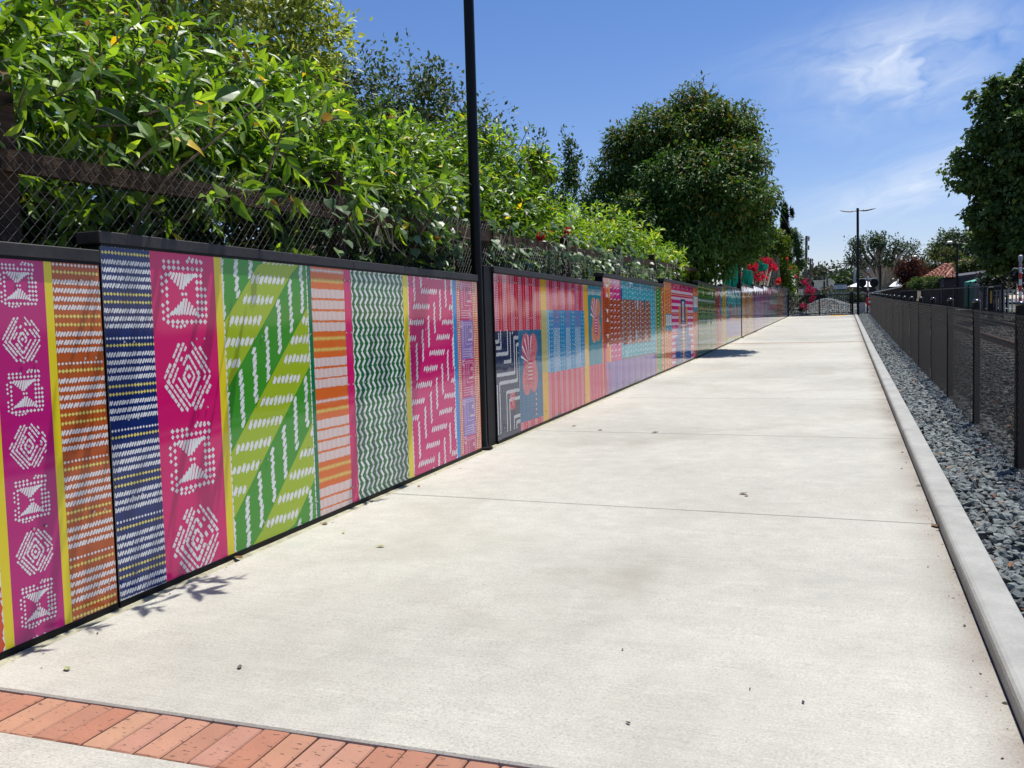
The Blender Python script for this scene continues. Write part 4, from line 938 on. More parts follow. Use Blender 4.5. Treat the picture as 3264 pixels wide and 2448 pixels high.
def shrub(name, label, blobs, ntw, seed, base, lf=.15, wid=.36, cols=None, wts=None, keep=None, extra_tips=(), group=None, m='leaf', per=(7, 12), tmpl=T_LANCE, twig=.26, cat='shrub', bark='bark', lo=.35, tone=None, thick=.017):
    """shrub of leafy shoots: each shoot is a twig with leaves spiralling to a tuft at its tip"""
    r = np.random.default_rng(seed); T = thing(name, label, cat, group, loc=base)
    C, Nn = blob_points(blobs, ntw, r, lo=lo, hi=1.05, cut=.55, keep=keep)
    if len(extra_tips):
        C = np.concatenate([C, np.array([t_[0] for t_ in extra_tips])]); Nn = np.concatenate([Nn, np.array([t_[1] for t_ in extra_tips])])
    Dn = Nn*.8+rdir(len(C), r)*.45+np.array([0, 0, .45]); Dn /= np.linalg.norm(Dn, axis=1, keepdims=True)
    P = []; D = []; U = []; L = []; tipf = []; tb = MB()
    for i in range(len(C)):
        tip = C[i]; d = Dn[i]; k = int(r.integers(*per)); tl = twig*r.uniform(.7, 1.3); ref = np.cross(d, [0.3, .2, 1.]); ref /= np.linalg.norm(ref); ref2 = np.cross(d, ref); a = r.uniform(0, 6.28)
        for q in range(k):
            f = (q+.5)/k; f = 1-(1-f)**1.5; a += 2.4; p = tip-d*tl*(1-f); rad = ref*math.cos(a)+ref2*math.sin(a)
            dd = rad*(1-.45*f)+d*(.25+.75*f)+np.array([0, 0, -.28]); P.append(p); D.append(dd); U.append(d*.9+np.array([0, 0, .5])+r.normal(size=3)*.22); L.append(lf*r.uniform(.6, 1.25)*(1.0-.45*f*f)); tipf.append(f)
        if r.random() < .45: tb.tube([tip-d*tl*1.25+np.array([0, 0, -.03]), tip-d*tl*.5, tip], [.006, .0045, .002], 4, cap=False)
    P, D, U, L, tipf = map(np.array, (P, D, U, L, tipf)); n = len(P)
    cols = cols or [(.035, .085, .015), (.07, .15, .02), (.125, .235, .024), (.20, .34, .032), (.30, .45, .05), (.66, .48, .03), (.11, .18, .09), (.16, .10, .04)]
    wts = wts or [14, 22, 28, 20, 9, 1.3, 8, 1]
    Cc = palette(n, r, cols, wts); Cc = Cc*(1+.35*(tipf[:, None]**3)*np.array([[1.2, 1, .6]]))
    if tone is not None: Cc = tone(P, Cc, r)
    leaves('foliage', tmpl, P, D, U, L, L*wid*r.uniform(.8, 1.25, n), Cc, M[m], T, droop=.12)
    tb.build('twigs', M[bark], T)['kind'] = 'stuff'
    idx = r.choice(len(C), min(20, len(C)), replace=False); bx, by, bz = base
    st = MB(); rr = random.Random(seed)
    for i in idx:
        t_ = Vector(C[i]); s_ = Vector((bx+rr.uniform(-.25, .25), by+rr.uniform(-.5, .5), bz-.1)); kn = Vector((s_.x*.5+t_.x*.5+rr.uniform(-.2, .2), s_.y*.55+t_.y*.45, s_.z*.45+t_.z*.55)); q = kn.lerp(t_, .55)+Vector((rr.uniform(-.1, .1), rr.uniform(-.1, .1), rr.uniform(0, .12)))
        st.tube([s_, s_.lerp(kn, .6), kn, q, t_], [thick, thick*.85, thick*.7, thick*.4, .004], 6, cap=False)
    st.build('stems', M[bark], T, smooth=True)['kind'] = 'stuff'
    return T
V3 = lambda v: np.array(v)
front = lambda P: (P[:, 0] > -4.75)
# overhanging tufts whose shadows fall on the path
OVH = [(np.array(p_), np.array((.8, .1, -.1))) for p_ in ((-2.45, 3.35, 2.22), (-2.62, 3.2, 2.15), (-2.3, 3.85, 2.28), (-2.48, 3.75, 2.3), (-2.42, 4.02, 2.36), (-2.75, 3.5, 2.3), (-2.7, 3.9, 2.4), (-2.9, 3.7, 2.3), (-2.52, 3.05, 2.12), (-2.68, 3.35, 2.2), (-2.36, 3.62, 2.3), (-2.6, 4.15, 2.35), (-2.3, 4.05, 2.3), (-2.74, 3.1, 2.2))]
OVH2 = [(np.array(p_), np.array((.8, .1, -.1))) for p_ in ((-2.5, 5.65, 2.25), (-2.55, 5.9, 2.3), (-2.8, 5.8, 2.25), (-2.6, 5.45, 2.25), (-2.65, 6.1, 2.3))]
_h = np.random.default_rng(5)
HANG = [(np.array((_h.choice([-2.98, -3.2, -3.3]), y_, 1.86+.03*y_+_h.normal(0, .12))), np.array((.5, _h.normal(0, .4), -.9))) for y_ in _h.uniform(2.4, 6.6, 75)]+[(np.array((-3.28, y_, _h.uniform(1.45, 1.85))), np.array((.3, _h.normal(0, .5), -.2))) for y_ in _h.uniform(2.2, 7.5, 45)]
def tips(lst): return [(np.array(at(px, py, Y)), np.array(d)) for px, py, Y, d in lst]
A1x = tips([(60, 300, 3.3, (.7, -.3, .1)), (150, 350, 3.35, (.7, .1, 0)), (100, 420, 3.3, (.6, .2, -.3)), (30, 260, 3.2, (.6, -.2, .3)), (190, 300, 3.5, (.6, .2, 0)), (450, 440, 4.1, (.4, 0, -.3)), (560, 470, 4.6, (.4, .2, -.2))])
shrub('broadleaf_shrub', 'tall bright green broadleaf shrub at the left frame edge over the pink mural',
      [(-4.05, .8, 3.0, .95, 1.5, 1.2), (-4.0, 2.4, 3.1, .9, 1.2, 1.05), (-4.0, 4.4, 2.72, .8, 1.1, .66), (-3.75, 3.0, 2.45, .6, 2.2, .55), (-3.35, 3.0, 2.36, .45, 2.3, .42), (-3.9, 1.9, 2.2, .6, 1.2, .5)], 1500, 21, (-4.1, 2.6, .05), keep=front, extra_tips=A1x+OVH+HANG)
shrub('broadleaf_shrub', 'bright green broadleaf shrub with yellow leaves rising above the lime zigzag mural',
      [(-3.95, 5.35, 2.6, .8, 1.15, .66), (-3.9, 6.6, 2.6, .75, 1.0, .62), (-3.6, 5.9, 2.3, .55, 1.7, .42), (-3.35, 6.2, 2.32, .38, 1.9, .34), (-3.9, 7.4, 2.6, .7, .9, .55)], 1150, 22, (-4.0, 6.0, .15), keep=front, extra_tips=OVH2)
shrub('broadleaf_shrub', 'bright green broadleaf shrub just right of the near lamp post, shoots reaching past the pole',
      [(-3.95, 8.1, 2.68, .75, 1.0, .66), (-3.9, 9.4, 2.88, .7, 1.1, .68), (-3.6, 8.8, 2.35, .6, 2.1, .5), (-3.85, 10.6, 2.7, .55, .8, .5), (-3.4, 10.2, 3.15, .25, .6, .2)], 1050, 23, (-4.0, 9.0, .2), keep=front, extra_tips=tips([(1690, 400, 10.2, (.8, .3, .3)), (1600, 430, 9.7, (.8, .2, .3)), (1640, 500, 9.9, (.8, .2, 0)), (1500, 330, 8.6, (.5, .2, .5))]))
shrub('broadleaf_shrub', 'yellow green narrow-leaved shrub leaning over the wall before the massive tree',
      [(-3.95, 12.1, 2.55, .6, .9, .55), (-4.0, 13.5, 2.6, .7, 1.2, .6), (-3.8, 15.7, 2.68, .75, 1.5, .62), (-3.5, 17.9, 2.45, .55, 1.4, .45), (-3.4, 19.7, 2.33, .4, 1.0, .32), (-3.7, 16.0, 2.0, .5, 3.4, .4)], 1080, 24, (-4.0, 15.5, .4), lf=.17, wid=.3, keep=front,
      cols=[(.07, .16, .02), (.15, .28, .028), (.24, .38, .035), (.32, .44, .045), (.6, .48, .03)], wts=[22, 32, 26, 12, 1.5], extra_tips=tips([(2160, 800, 17.5, (.9, .2, .1)), (2120, 830, 17.0, (.9, .1, -.1)), (2060, 800, 16, (.8, .1, .2)), (2030, 640, 15.5, (.5, .1, .7))]))
# darker mixed growth behind the fence line
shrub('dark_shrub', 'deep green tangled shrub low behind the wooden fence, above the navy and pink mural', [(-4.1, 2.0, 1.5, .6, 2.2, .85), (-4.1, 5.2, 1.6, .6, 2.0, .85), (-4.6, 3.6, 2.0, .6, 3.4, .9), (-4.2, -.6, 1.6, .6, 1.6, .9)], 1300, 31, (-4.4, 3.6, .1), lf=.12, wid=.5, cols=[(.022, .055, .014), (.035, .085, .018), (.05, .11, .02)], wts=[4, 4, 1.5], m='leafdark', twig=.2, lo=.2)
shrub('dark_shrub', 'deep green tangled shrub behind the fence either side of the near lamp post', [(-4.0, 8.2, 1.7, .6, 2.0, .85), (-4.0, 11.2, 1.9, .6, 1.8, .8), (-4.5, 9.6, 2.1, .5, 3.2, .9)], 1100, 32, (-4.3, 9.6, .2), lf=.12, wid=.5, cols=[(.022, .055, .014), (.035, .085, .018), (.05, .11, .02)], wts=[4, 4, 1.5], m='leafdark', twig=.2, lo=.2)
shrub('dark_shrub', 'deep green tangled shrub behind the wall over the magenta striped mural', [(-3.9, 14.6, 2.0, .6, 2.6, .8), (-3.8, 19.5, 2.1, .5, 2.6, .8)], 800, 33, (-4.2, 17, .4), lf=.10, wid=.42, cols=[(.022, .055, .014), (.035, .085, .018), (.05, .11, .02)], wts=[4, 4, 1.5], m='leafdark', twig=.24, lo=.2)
for k, (y_, lab) in enumerate(((.5, 'added dark leaf backing behind the shrubs at the left frame edge'), (5.0, 'added dark leaf backing behind the mesh above the lime mural'), (9.8, 'added dark leaf backing behind the mesh past the near lamp post'))):  # added near-black leaf backing: closes bright sky gaps so the undergrowth reads dark
    tree('dark_backing', lab, 'hedge', (-5.6, y_, gz(y_)), [(-5.5, y_-1.4, 1.1+gz(y_), .5, 1.3, 1.15), (-5.6, y_, 1.2+gz(y_), .5, 1.3, 1.2), (-5.5, y_+1.4, 1.1+gz(y_), .5, 1.3, 1.15)], 330, 34, .32, .14, [(.015, .03, .01), (.025, .045, .012)], [1, 1], 100+k, r0=.06, tips=6, wid=.6, lo=.5)
# heart-leaved creeper hanging on the mesh
def creeper(label, y0, y1, zc, n, seed, fl=0):
    r = np.random.default_rng(seed); T = thing('creeper', label, 'creeper', loc=(-3.05, (y0+y1)/2, gz((y0+y1)/2)))
    cy_ = r.uniform(y0, y1, n//6); cz = zc(cy_)+r.normal(0, .13, n//6); k = r.integers(0, len(cy_), n)
    P = np.stack([-3.03+r.uniform(-.1, .09, n), cy_[k]+r.normal(0, .13, n), cz[k]+r.normal(0, .09, n)], 1)
    D = rdir(n, r)*.45+np.array([.6, -.1, -.55]); U = rdir(n, r)*.35+np.array([.5, -.15, .9]); L = r.uniform(.045, .09, n)
    C = palette(n, r, [(.12, .19, .09), (.07, .14, .04), (.18, .29, .10), (.03, .07, .02)], [3, 4, 2, 4])
    leaves('foliage', T_HEART, P, D, U, L, L*.95, C, M['leaf'], T)
    b = MB()
    for q in range(12):
        y = r.uniform(y0, y1); z = float(zc(np.array([y]))[0]); pts = [(-3.02+r.uniform(-.03, .05), y+.12*j+r.normal(0, .04), z+r.normal(0, .12)-.03*j) for j in range(5)]
        b.tube(pts, .0035, 4, cap=False)
    b.build('stems', M['palebark'], T)
    return T
creeper('pale heart-leaved creeper on the fence mesh between the rail and the near lamp post', 4.8, 7.0, lambda y: 1.90+.04*(y-4.6), 170, 41)
creeper('pale heart-leaved creeper over the wall beyond the near lamp post, beside red flowers', 7.6, 13.5, lambda y: 1.98+.035*(y-7.5)+.06*np.sin(y*2), 430, 42)
creeper('pale heart-leaved creeper over the wall above the brown striped mural', 13.6, 17.5, lambda y: 2.10+.02*(y-13.5), 170, 43)
# hibiscus-like red blooms
def bloom(P, size, n, seed, cols):
    r = np.random.default_rng(seed); P = np.repeat(np.array([P]), n, 0)+r.normal(0, size*.25, (n, 3)).clip(-size*.5, size*.5); D = rdir(n, r)+np.array([.6, -.2, .2]); return P, D, rdir(n, r)+.01, np.full(n, size)*r.uniform(.7, 1.2, n), palette(n, r, cols, [1]*len(cols))
for (px, py, Y, lab) in ((1803, 742, 10.5, 'upper crimson hibiscus bloom over the crimson striped mural'), (1723, 752, 9.6, 'small crimson bloom half hidden in leaves beyond the near lamp post'), (1822, 795, 10.9, 'lower crimson hibiscus bloom just above the creeper')):
    p = at(px, py, Y); P, D, U, L, C = bloom(tuple(p), .06, 14, int(px), [(.55, .02, .05), (.62, .04, .09)])
    o = leaves('flower', T_HEART, P, D, U, L, L*.9, C, M['petal']); tag(o, lab, 'flower', 'crimson blooms in the shrubs')

# pale loose tree behind, top left
tree('pale_tree', 'tall pale yellow green tree rising behind the shrubs at upper left', 'tree', (-6.6, 7.6, .1), [(-6.5, 7.6, 4.6, 1.35, 1.5, 1.25), (-6.3, 8.4, 5.4, 1.2, 1.2, 1.1), (-6.7, 6.6, 5.6, 1.3, 1.4, 1.2), (-6.0, 8.6, 4.2, .95, .9, .75)], 560, 52, .30, .105,
     [(.26, .32, .08), (.38, .44, .12), (.50, .54, .18), (.12, .17, .04)], [4, 5, 4, 2], 51, m='leaf', wid=.42, r0=.11, droop=.1, up=.2, lo=.5)
tree('slender_tree', 'grey green small-leaved tree behind the near lamp post', 'tree', (-6.6, 12.6, .3), [(-6.9, 11.2, 4.6, .9, 1.0, .75), (-6.3, 12.8, 4.75, .95, 1.0, .8), (-5.9, 14.0, 4.35, .8, 1.0, .7), (-6.4, 12.4, 3.7, 1.5, 1.9, .8)], 400, 46, .26, .085,
     [(.05, .085, .035), (.085, .13, .055), (.12, .17, .075), (.16, .10, .05)], [5, 5, 2, .4], 52, wid=.5, r0=.07, tips=30, droop=.05, lo=.25, up=.1)
tree('slender_tree', 'thin sparse grey green tree left of the near lamp post against the sky', 'tree', (-7.4, 10.4, .3), [(-7.7, 10.0, 4.35, .55, .6, .4), (-7.25, 10.9, 4.5, .35, .4, .55)], 60, 40, .2, .075,
     [(.05, .085, .035), (.085, .13, .055), (.12, .17, .075)], [5, 5, 2], 53, wid=.5, r0=.05, tips=16, droop=.05, lo=.2)
tree('upright_tree', 'narrow twin-stemmed upright tree with small dull leaves between the shrubs and the big tree', 'tree', (-4.6, 14.4, .4), [(-4.75, 14.2, 3.7, .2, .25, .75), (-4.28, 14.5, 3.75, .2, .25, .75), (-4.5, 14.3, 3.0, .5, .5, .6)], 150, 40, .17, .07,
     [(.04, .08, .03), (.065, .12, .045), (.10, .16, .06)], [5, 5, 2], 54, wid=.5, r0=.05, tips=18, droop=-.25, lo=.1, aniso=(.6, .6, 1.4))
# the big dense tree
def russet(P, C, r):
    z = P[:, 2]; k = ((z > 4.8+.5*np.sin(P[:, 1]*1.3)) & (r.random(len(P)) < .2)) | ((P[:, 1] < 21.2) & (P[:, 0] > -3.4) & (z > 3.4) & (r.random(len(P)) < .12))
    C = C.copy(); C[k] = np.array([(.17, .14, .025)])*r.uniform(.7, 1.4, (k.sum(), 1)); k2 = r.random(len(P)) < .008; C[k2] = (.30, .14, .03); return C
def pt(px, py, Y): return tuple(at(px, py, Y))
def bl(px, py, Y, rx, rz, ry=None): p = at(px, py, Y); return (p.x, p.y, p.z, rx, ry or rx, rz)
big = [bl(2180, 420, 22, .78, .66), bl(2305, 450, 22, .6, .75), bl(2070, 485, 22, .72, .76), bl(1960, 620, 22.5, .55, .85), bl(2200, 620, 21.5, 1.2, 1.3), bl(2335, 640, 21, .55, 1.1, 1.0), bl(2130, 780, 21, 1.3, 1.1), bl(2275, 715, 21, .8, .65), bl(1925, 770, 22.6, .6, .8), bl(2020, 860, 22, 1.0, .7)]
tree('evergreen_tree', 'massive dense evergreen tree with russet young growth on top, behind the middle of the wall', 'tree', (-3.9, 22.5, gz(22.5)), big, 2900, 46, .25, .115,
     [(.032, .08, .016), (.056, .128, .024), (.085, .175, .034), (.12, .20, .04)], [4, 6, 4, 2], 61, wid=.42, r0=.22, tips=40, droop=.55, lo=.5, extra=russet, sub=(210, .45))
# its drooping side spray to the right
tree('evergreen_tree', 'hanging leafy side tree with broad drooping leaves at the right edge of the dense tree', 'tree', (-3.8, 38, gz(38)), [bl(2425, 600, 38, .2, .45), bl(2395, 700, 38, .4, 1.1), bl(2378, 800, 38, .5, .7), bl(2440, 680, 38, .1, .4)], 170, 34, .24, .16,
     [(.03, .07, .022), (.05, .105, .03), (.075, .14, .05)], [4, 5, 2], 62, wid=.4, r0=.06, tips=14, droop=.9, lo=.2)
# conifer, cypress, loose bush
coni = [bl(2460, 865, 58, .85, 1.3), bl(2462, 800, 58, .6, 1.1), bl(2452, 740, 58, .35, .7), bl(2484, 890, 58, .65, 1.1), bl(2492, 940, 58, .7, .8)]
tree('conifer', 'broad yellow green conifer behind the red bougainvillea', 'conifer', (at(2505, 900, 58).x, 58, gz(58)), coni, 620, 40, .36, .16, [(.06, .11, .01), (.12, .19, .016), (.19, .26, .025)], [4, 5, 3], 63, wid=.45, r0=.12, droop=-.15, lo=.6, up=.1, sub=(70, .32))
for k, (px, py) in enumerate(((2508, 825), (2520, 853), (2536, 882))):
    P, D, U, L, C = bloom(pt(px, py, 56.4), .12, 12, 70+k, [(.62, .09, .03)]); o = leaves('flower', T_HEART, P, D, U, L, L*.9, C, M['petal'])
    tag(o, ['topmost orange red flower cluster on the conifer', 'middle orange red flower cluster on the conifer', 'lowest orange red flower cluster on the conifer'][k], 'flower', 'orange red clusters on the conifer')
cyp = [bl(2501, 695, 64, .2, .9), bl(2501, 665, 64, .11, .5), bl(2503, 745, 64, .26, 1.2), bl(2506, 820, 64, .35, 1.5)]
tree('cypress', 'dark pencil cypress with one stray shoot standing above the conifer', 'cypress', (at(2512, 800, 64).x, 64, gz(64)), cyp+[bl(2523, 681, 64, .09, .35)], 760, 34, .13, .13, [(.010, .022, .010), (.018, .036, .014)], [1, 1], 64, wid=.3, r0=.08, tips=6, droop=-.8, lo=.3, aniso=(.7, .7, 1.6))
tree('loose_tree', 'light green open tree between the cypress and the power poles', 'tree', (at(2540, 860, 68).x, 68, gz(68)), [bl(2530, 748, 68, .35, .6), bl(2538, 778, 68, .36, .5), bl(2543, 803, 68, .3, .45), bl(2558, 836, 68, .26, .36), bl(2540, 850, 68, .4, .5)], 120, 30, .24, .2, [(.05, .10, .03), (.085, .15, .045), (.12, .2, .06)], [3, 4, 2], 65, wid=.42, r0=.07, droop=.3, lo=.2)
# bougainvillea over the wall
def boug(label, blobs, n, seed, base, strands=14, cols=((.62, .015, .05), (.70, .03, .09), (.50, .01, .07)), gr=.3):
    r = np.random.default_rng(seed); T = thing('bougainvillea', label, 'bougainvillea', loc=base)
    C, Nn = blob_points(blobs, n//26, r, lo=.3); k = r.integers(0, len(C), n); P = C[k]+r.normal(0, .075, (n, 3)); L = r.uniform(.045, .09, n)
    leaves('blossom', T_HEART, P, rdir(n, r)+Nn[k], rdir(n, r)+.01, L, L*.9, palette(n, r, list(cols), [4, 2, 2]), M['petal'], T)
    m_ = int(n*gr); k = r.integers(0, len(C), m_); P = C[k]+r.normal(0, .13, (m_, 3)); L = r.uniform(.05, .1, m_)
    leaves('foliage', T_SIMPLE, P, rdir(m_, r), rdir(m_, r)+.01, L, L*.5, palette(m_, r, [(.03, .07, .015), (.06, .11, .02)], [1, 1]), M['leafdark'], T)
    b = MB(); bx, by, bz = base
    for q in range(strands):
        c = Vector(C[r.integers(0, len(C))]); s = Vector((bx+r.uniform(-.2, .2), by+r.uniform(-.9, .9), bz)); b.tube([s, s.lerp(c, .5)+Vector((.1*r.normal(), .1*r.normal(), .25)), c], [.018, .012, .004], 5, cap=False)
    b.build('stems', M['palebark'], T)['kind'] = 'stuff'; return T
boug('large red bougainvillea spilling over the wall beside the green shade cloth', [bl(2438, 836, 40, .40, .14), bl(2398, 852, 36, .26, .16), bl(2460, 850, 42, .2, .13), bl(2412, 882, 37, .26, .1), bl(2375, 872, 34, .12, .12), bl(2436, 886, 40, .2, .13)], 1700, 71, (-3.4, 38, gz(38)), 26)
boug('magenta bougainvillea trailing over the end fence near the power poles', [bl(2582, 925, 51.5, .22, .22), bl(2592, 948, 51.2, .12, .26), bl(2568, 905, 52, .2, .18), bl(2563, 972, 51, .12, .1), bl(2572, 978, 51, .12, .08)], 560, 72, (-3.0, 51.6, gz(51)), 10, cols=((.45, .01, .10), (.55, .02, .10), (.40, .015, .06)), gr=.5)
P, D, U, L, C = bloom(pt(2478, 898, 46), .18, 30, 79, [(.62, .06, .03), (.55, .02, .05)])
o = leaves('flower', T_HEART, P, D, U, L*.7, L*.6, C, M['petal']); tag(o, 'small scarlet spray low on the wall top, right of the large bougainvillea', 'flower')
# dark ivy mass behind the end fence, hanging bare vines
shrub('ivy_thicket', 'near-black ivy thicket filling the corner behind the end fence', [(-3.3, 51.6, gz(51)+.75, .9, .6, .9), (-2.3, 52.2, gz(51)+.55, .7, .5, .65), (-4.2, 51.5, gz(51)+1.3, .9, .6, .9)], 330, 73, (-3.2, 52.2, gz(51)), lf=.13, wid=.5, cols=[(.012, .028, .012), (.02, .04, .014), (.05, .035, .02)], wts=[4, 3, 1], m='leafdark', lo=.2, cat='ivy')
b = MB()
for k in range(46):
    p = at(2440+rnd.uniform(0, 45), 838+rnd.uniform(-30, 20), 46.5); z1 = p.z-rnd.uniform(.8, 2.2)
    b.tube([p, p+Vector((rnd.uniform(-.05, .05), 0, (z1-p.z)*.5)), (p.x+rnd.uniform(-.06, .06), p.y, z1)], .008, 4, cap=False)
o = b.build('bare_vines', M['palebark']); tag(o, 'curtain of bare grey vine stems beside the large red bougainvillea', 'vines')
# open-crowned street tree, cordyline, and trees to the right
tr = at(2807, 937, 76); spots = [bl(2740, 790, 76, 1.0, 1.0), bl(2800, 775, 76, 1.3, .9), bl(2860, 790, 76, 1.1, .9), bl(2910, 800, 77, .8, .8), bl(2715, 835, 76, .8, .6), bl(2830, 830, 76, 1.3, .8), bl(2765, 840, 76, .8, .5), bl(2880, 840, 76, .9, .6), bl(2930, 840, 77, .5, .6)]
tree('street_tree', 'open multi-stemmed gum tree behind the crossing signal and far lamp post', 'tree', (tr.x, 76, gz(76)), spots, 210, 24, .46, .22, [(.03, .055, .025), (.05, .085, .04), (.075, .115, .055)], [3, 4, 2], 81, bark='palebark', wid=.5, r0=.40, tips=60, droop=.3, lo=.15, up=.2, trunk_top=(tr.x, 76, gz(76)+1.4))
cp = at(2894, 900, 62)
tree('cordyline', 'burgundy leaved cordyline in front of the white roof', 'shrub', (cp.x, 62, gz(62)), [bl(2893, 862, 62, .55, .5), bl(2905, 850, 62, .45, .45), bl(2890, 885, 62, .45, .35), bl(2932, 868, 66, .5, .25)], 70, 34, .3, .42, [(.06, .018, .022), (.09, .03, .03), (.12, .06, .05)], [4, 3, 1], 82, wid=.12, r0=.1, tips=8, droop=.4, lo=.1, tmpl=T_SIMPLE)
tree('layered_conifer', 'dark conifer with gold tipped layers behind the red tiled roof', 'conifer', (at(2985, 900, 74).x, 74, gz(74)), [bl(3010, 818, 74, .9, .7), bl(2985, 850, 74, 1.2, .9), bl(2965, 880, 74, 1.2, .6), bl(3030, 850, 74, 1.1, .8), bl(2945, 905, 74, .8, .4)], 260, 30, .34, .2, [(.015, .03, .008), (.05, .075, .015), (.16, .17, .03)], [4, 3, 2], 83, wid=.4, r0=.16, droop=-.1, lo=.6, aniso=(1.3, 1.3, .4))
tree('garden_tree', 'pale grey green tree behind the tiled roof and tall lamp', 'tree', (at(3050, 900, 90).x, 90, gz(90)), [bl(3040, 770, 90, 1.6, 1.1), bl(3090, 790, 90, 1.6, 1.2), bl(2990, 800, 90, 1.1, .7), bl(3070, 830, 90, 1.8, 1.0), bl(3120, 820, 90, 1.6, 1.2)], 300, 28, .55, .3, [(.05, .085, .05), (.08, .12, .07), (.11, .15, .09)], [3, 4, 2], 84, wid=.5, r0=.25, tips=22, droop=.2, lo=.2)
tree('garden_tree', 'yellow green garden tree right of the tiled roof', 'tree', (at(3090, 900, 58).x, 58, gz(58)), [bl(3085, 850, 58, .75, .5), bl(3120, 840, 58, .6, .5), bl(3100, 870, 58, .8, .4)], 130, 30, .28, .17, [(.03, .055, .012), (.075, .11, .018), (.12, .15, .025)], [4, 3, 2], 85, wid=.5, r0=.1, droop=.1, lo=.4)
rt = [bl(3195, 300, 34, .55, .6), bl(3170, 410, 34, .5, .6), bl(3245, 430, 34, 1.0, 1.1), bl(3065, 505, 34, .38, .42), bl(3145, 560, 34, .55, .6), bl(3070, 590, 34, .22, .22), bl(3225, 620, 34, 1.05, 1.0), bl(3165, 700, 34, .4, .4), bl(3255, 745, 35, 1.0, .8), bl(3230, 820, 35, .85, .4), bl(3315, 270, 34, .55, 1.2), bl(3340, 500, 34, 1.4, 2.0), bl(3330, 760, 34, 1.2, 1.0), bl(3120, 690, 34, .28, .2), bl(3150, 775, 35, .45, .3), bl(3110, 300, 34, .2, .25), bl(3030, 560, 34, .16, .14), bl(3040, 640, 34, .14, .12)]
tree('plane_tree', 'towering dark plane tree at the right frame edge, leaves outlined on the sky', 'tree', (at(3330, 900, 35).x, 35, gz(35)), rt, 1500, 40, .27, .14, [(.055, .11, .03), (.088, .155, .04), (.13, .20, .055)], [5, 5, 2], 86, wid=.8, r0=.3, tips=30, droop=.5, lo=.5, tmpl=T_HEART, sub=(130, .42))
tree('garden_tree', 'dark low tree under the plane tree beside the shed', 'tree', (at(3170, 900, 44).x, 44, gz(44)), [bl(3160, 890, 44, .6, .45), bl(3170, 915, 44, .5, .4), bl(3230, 880, 46, .9, .7)], 110, 30, .28, .15, [(.012, .02, .01), (.02, .035, .014)], [3, 2], 87, wid=.6, r0=.08, droop=.3, lo=.3)
hedge = [bl(2925, 905, 57, .5, .3), bl(2955, 903, 57, .6, .32), bl(2985, 902, 57, .6, .32), bl(3005, 905, 57, .4, .28)]
tree('hedge', 'clipped bright green hedge in front of the tiled roof house', 'hedge', (at(2960, 920, 57).x, 57, gz(57)), hedge, 170, 40, .16, .09, [(.05, .10, .015), (.09, .16, .02), (.06, .09, .03)], [4, 4, 2], 88, wid=.5, r0=.04, tips=10, droop=-.1, lo=.7)
# far horizon growth
for k, (px, py, Y, rx, rz, c, lab) in enumerate(((2640, 888, 150, 4.0, 2.2, (.045, .055, .04), 'hazy grey green trees above the beige building'), (2605, 900, 150, 2.6, 1.6, (.04, .05, .035), 'low rounded dull trees left of the beige building'), (2690, 905, 140, 2.4, 2.2, (.03, .05, .04), 'dark trees with palm tops behind the white sign board'), (2712, 903, 130, 1.5, 1.5, (.035, .06, .025), 'green tree crown left of the white roof'), (2780, 888, 130, 2.5, 1.0, (.035, .055, .03), 'trees showing over the white roof'))):
    tree('distant_tree', lab, 'trees', (at(px, 930, Y).x, Y, gz(Y)), [bl(px, py, Y, rx, rz), bl(px+12, py+8, Y+2, rx*.8, rz*.7), bl(px-14, py+10, Y-2, rx*.8, rz*.7)], 90, 26, .9, .6, [c, tuple(v*1.5 for v in c)], [1, 1], 90+k, r0=.3, tips=6, droop=.2, lo=.6, wid=.6)
tree('hedge', 'dark clipped hedge behind the pedestrian fence below the sign board', 'hedge', (at(2680, 955, 72).x, 72, gz(72)), [bl(2650, 952, 72, 1.0, .45), bl(2690, 950, 72, 1.2, .45), bl(2715, 948, 72, .8, .45)], 150, 30, .24, .13, [(.02, .04, .015), (.03, .06, .02)], [1, 1], 96, r0=.05, tips=6, droop=0, lo=.7)
tree('garden_tree', 'reddish brown garden shrubs between the beige building and the hedge', 'shrub', (at(2670, 930, 85).x, 85, gz(85)), [bl(2660, 930, 85, 1.1, .5), bl(2680, 932, 85, 1.0, .5)], 80, 24, .3, .18, [(.07, .055, .035), (.10, .05, .04), (.05, .07, .03)], [3, 2, 2], 97, r0=.05, tips=6, droop=0, lo=.5)
# ================================================================ fences
def link_mesh_panel(W, H, pitch, rad, m, sides=3, slope=0, name='wire_mesh', sag=.0):
    """one bay of woven chain link: every wire a zigzag, hooked over its neighbour"""
    b = MB(); h = pitch/2; nx = int(round(W/h)); nz = int(H/h); 
    for k in range(nx):
        x0 = k*h; pts = []
        for j in range(nz+1):
            dx = h if (j+k) % 2 else 0
            pts.append((rad*.9 if (j+k) % 2 else -rad*.9, x0+dx, j*h*H/(nz*h)))
        i = len(b.v); n = sides
        for (x, y, z) in pts:
            for q in range(n):
                a = 6.2832*q/n; b.v.append((x+rad*math.cos(a), y+rad*math.sin(a)*.8, z+slope*y+rad*.5*math.sin(a)))
        for j in range(len(pts)-1):
            for q in range(n): b.f.append((i+j*n+q, i+j*n+(q+1) % n, i+(j+1)*n+(q+1) % n, i+(j+1)*n+q)); b.m.append(0); b.c.append((1, 1, 1))
        # knuckled top: a short prong
        x, y, z = pts[-1]; b.tube([(x, y, z+slope*y), (x+.004, y+.004, z+slope*y+.014)], rad, 3, cap=False)
    return b.mesh(name, m)
FX = 1.075
M['capdark'] = mat('black_cap', (.03, .03, .03), .25, spec=.9)
F = thing('mesh_fence', 'low black chain link fence on capped round posts along the gravel', 'fence', loc=(FX, 4.5, gz(4.5)))
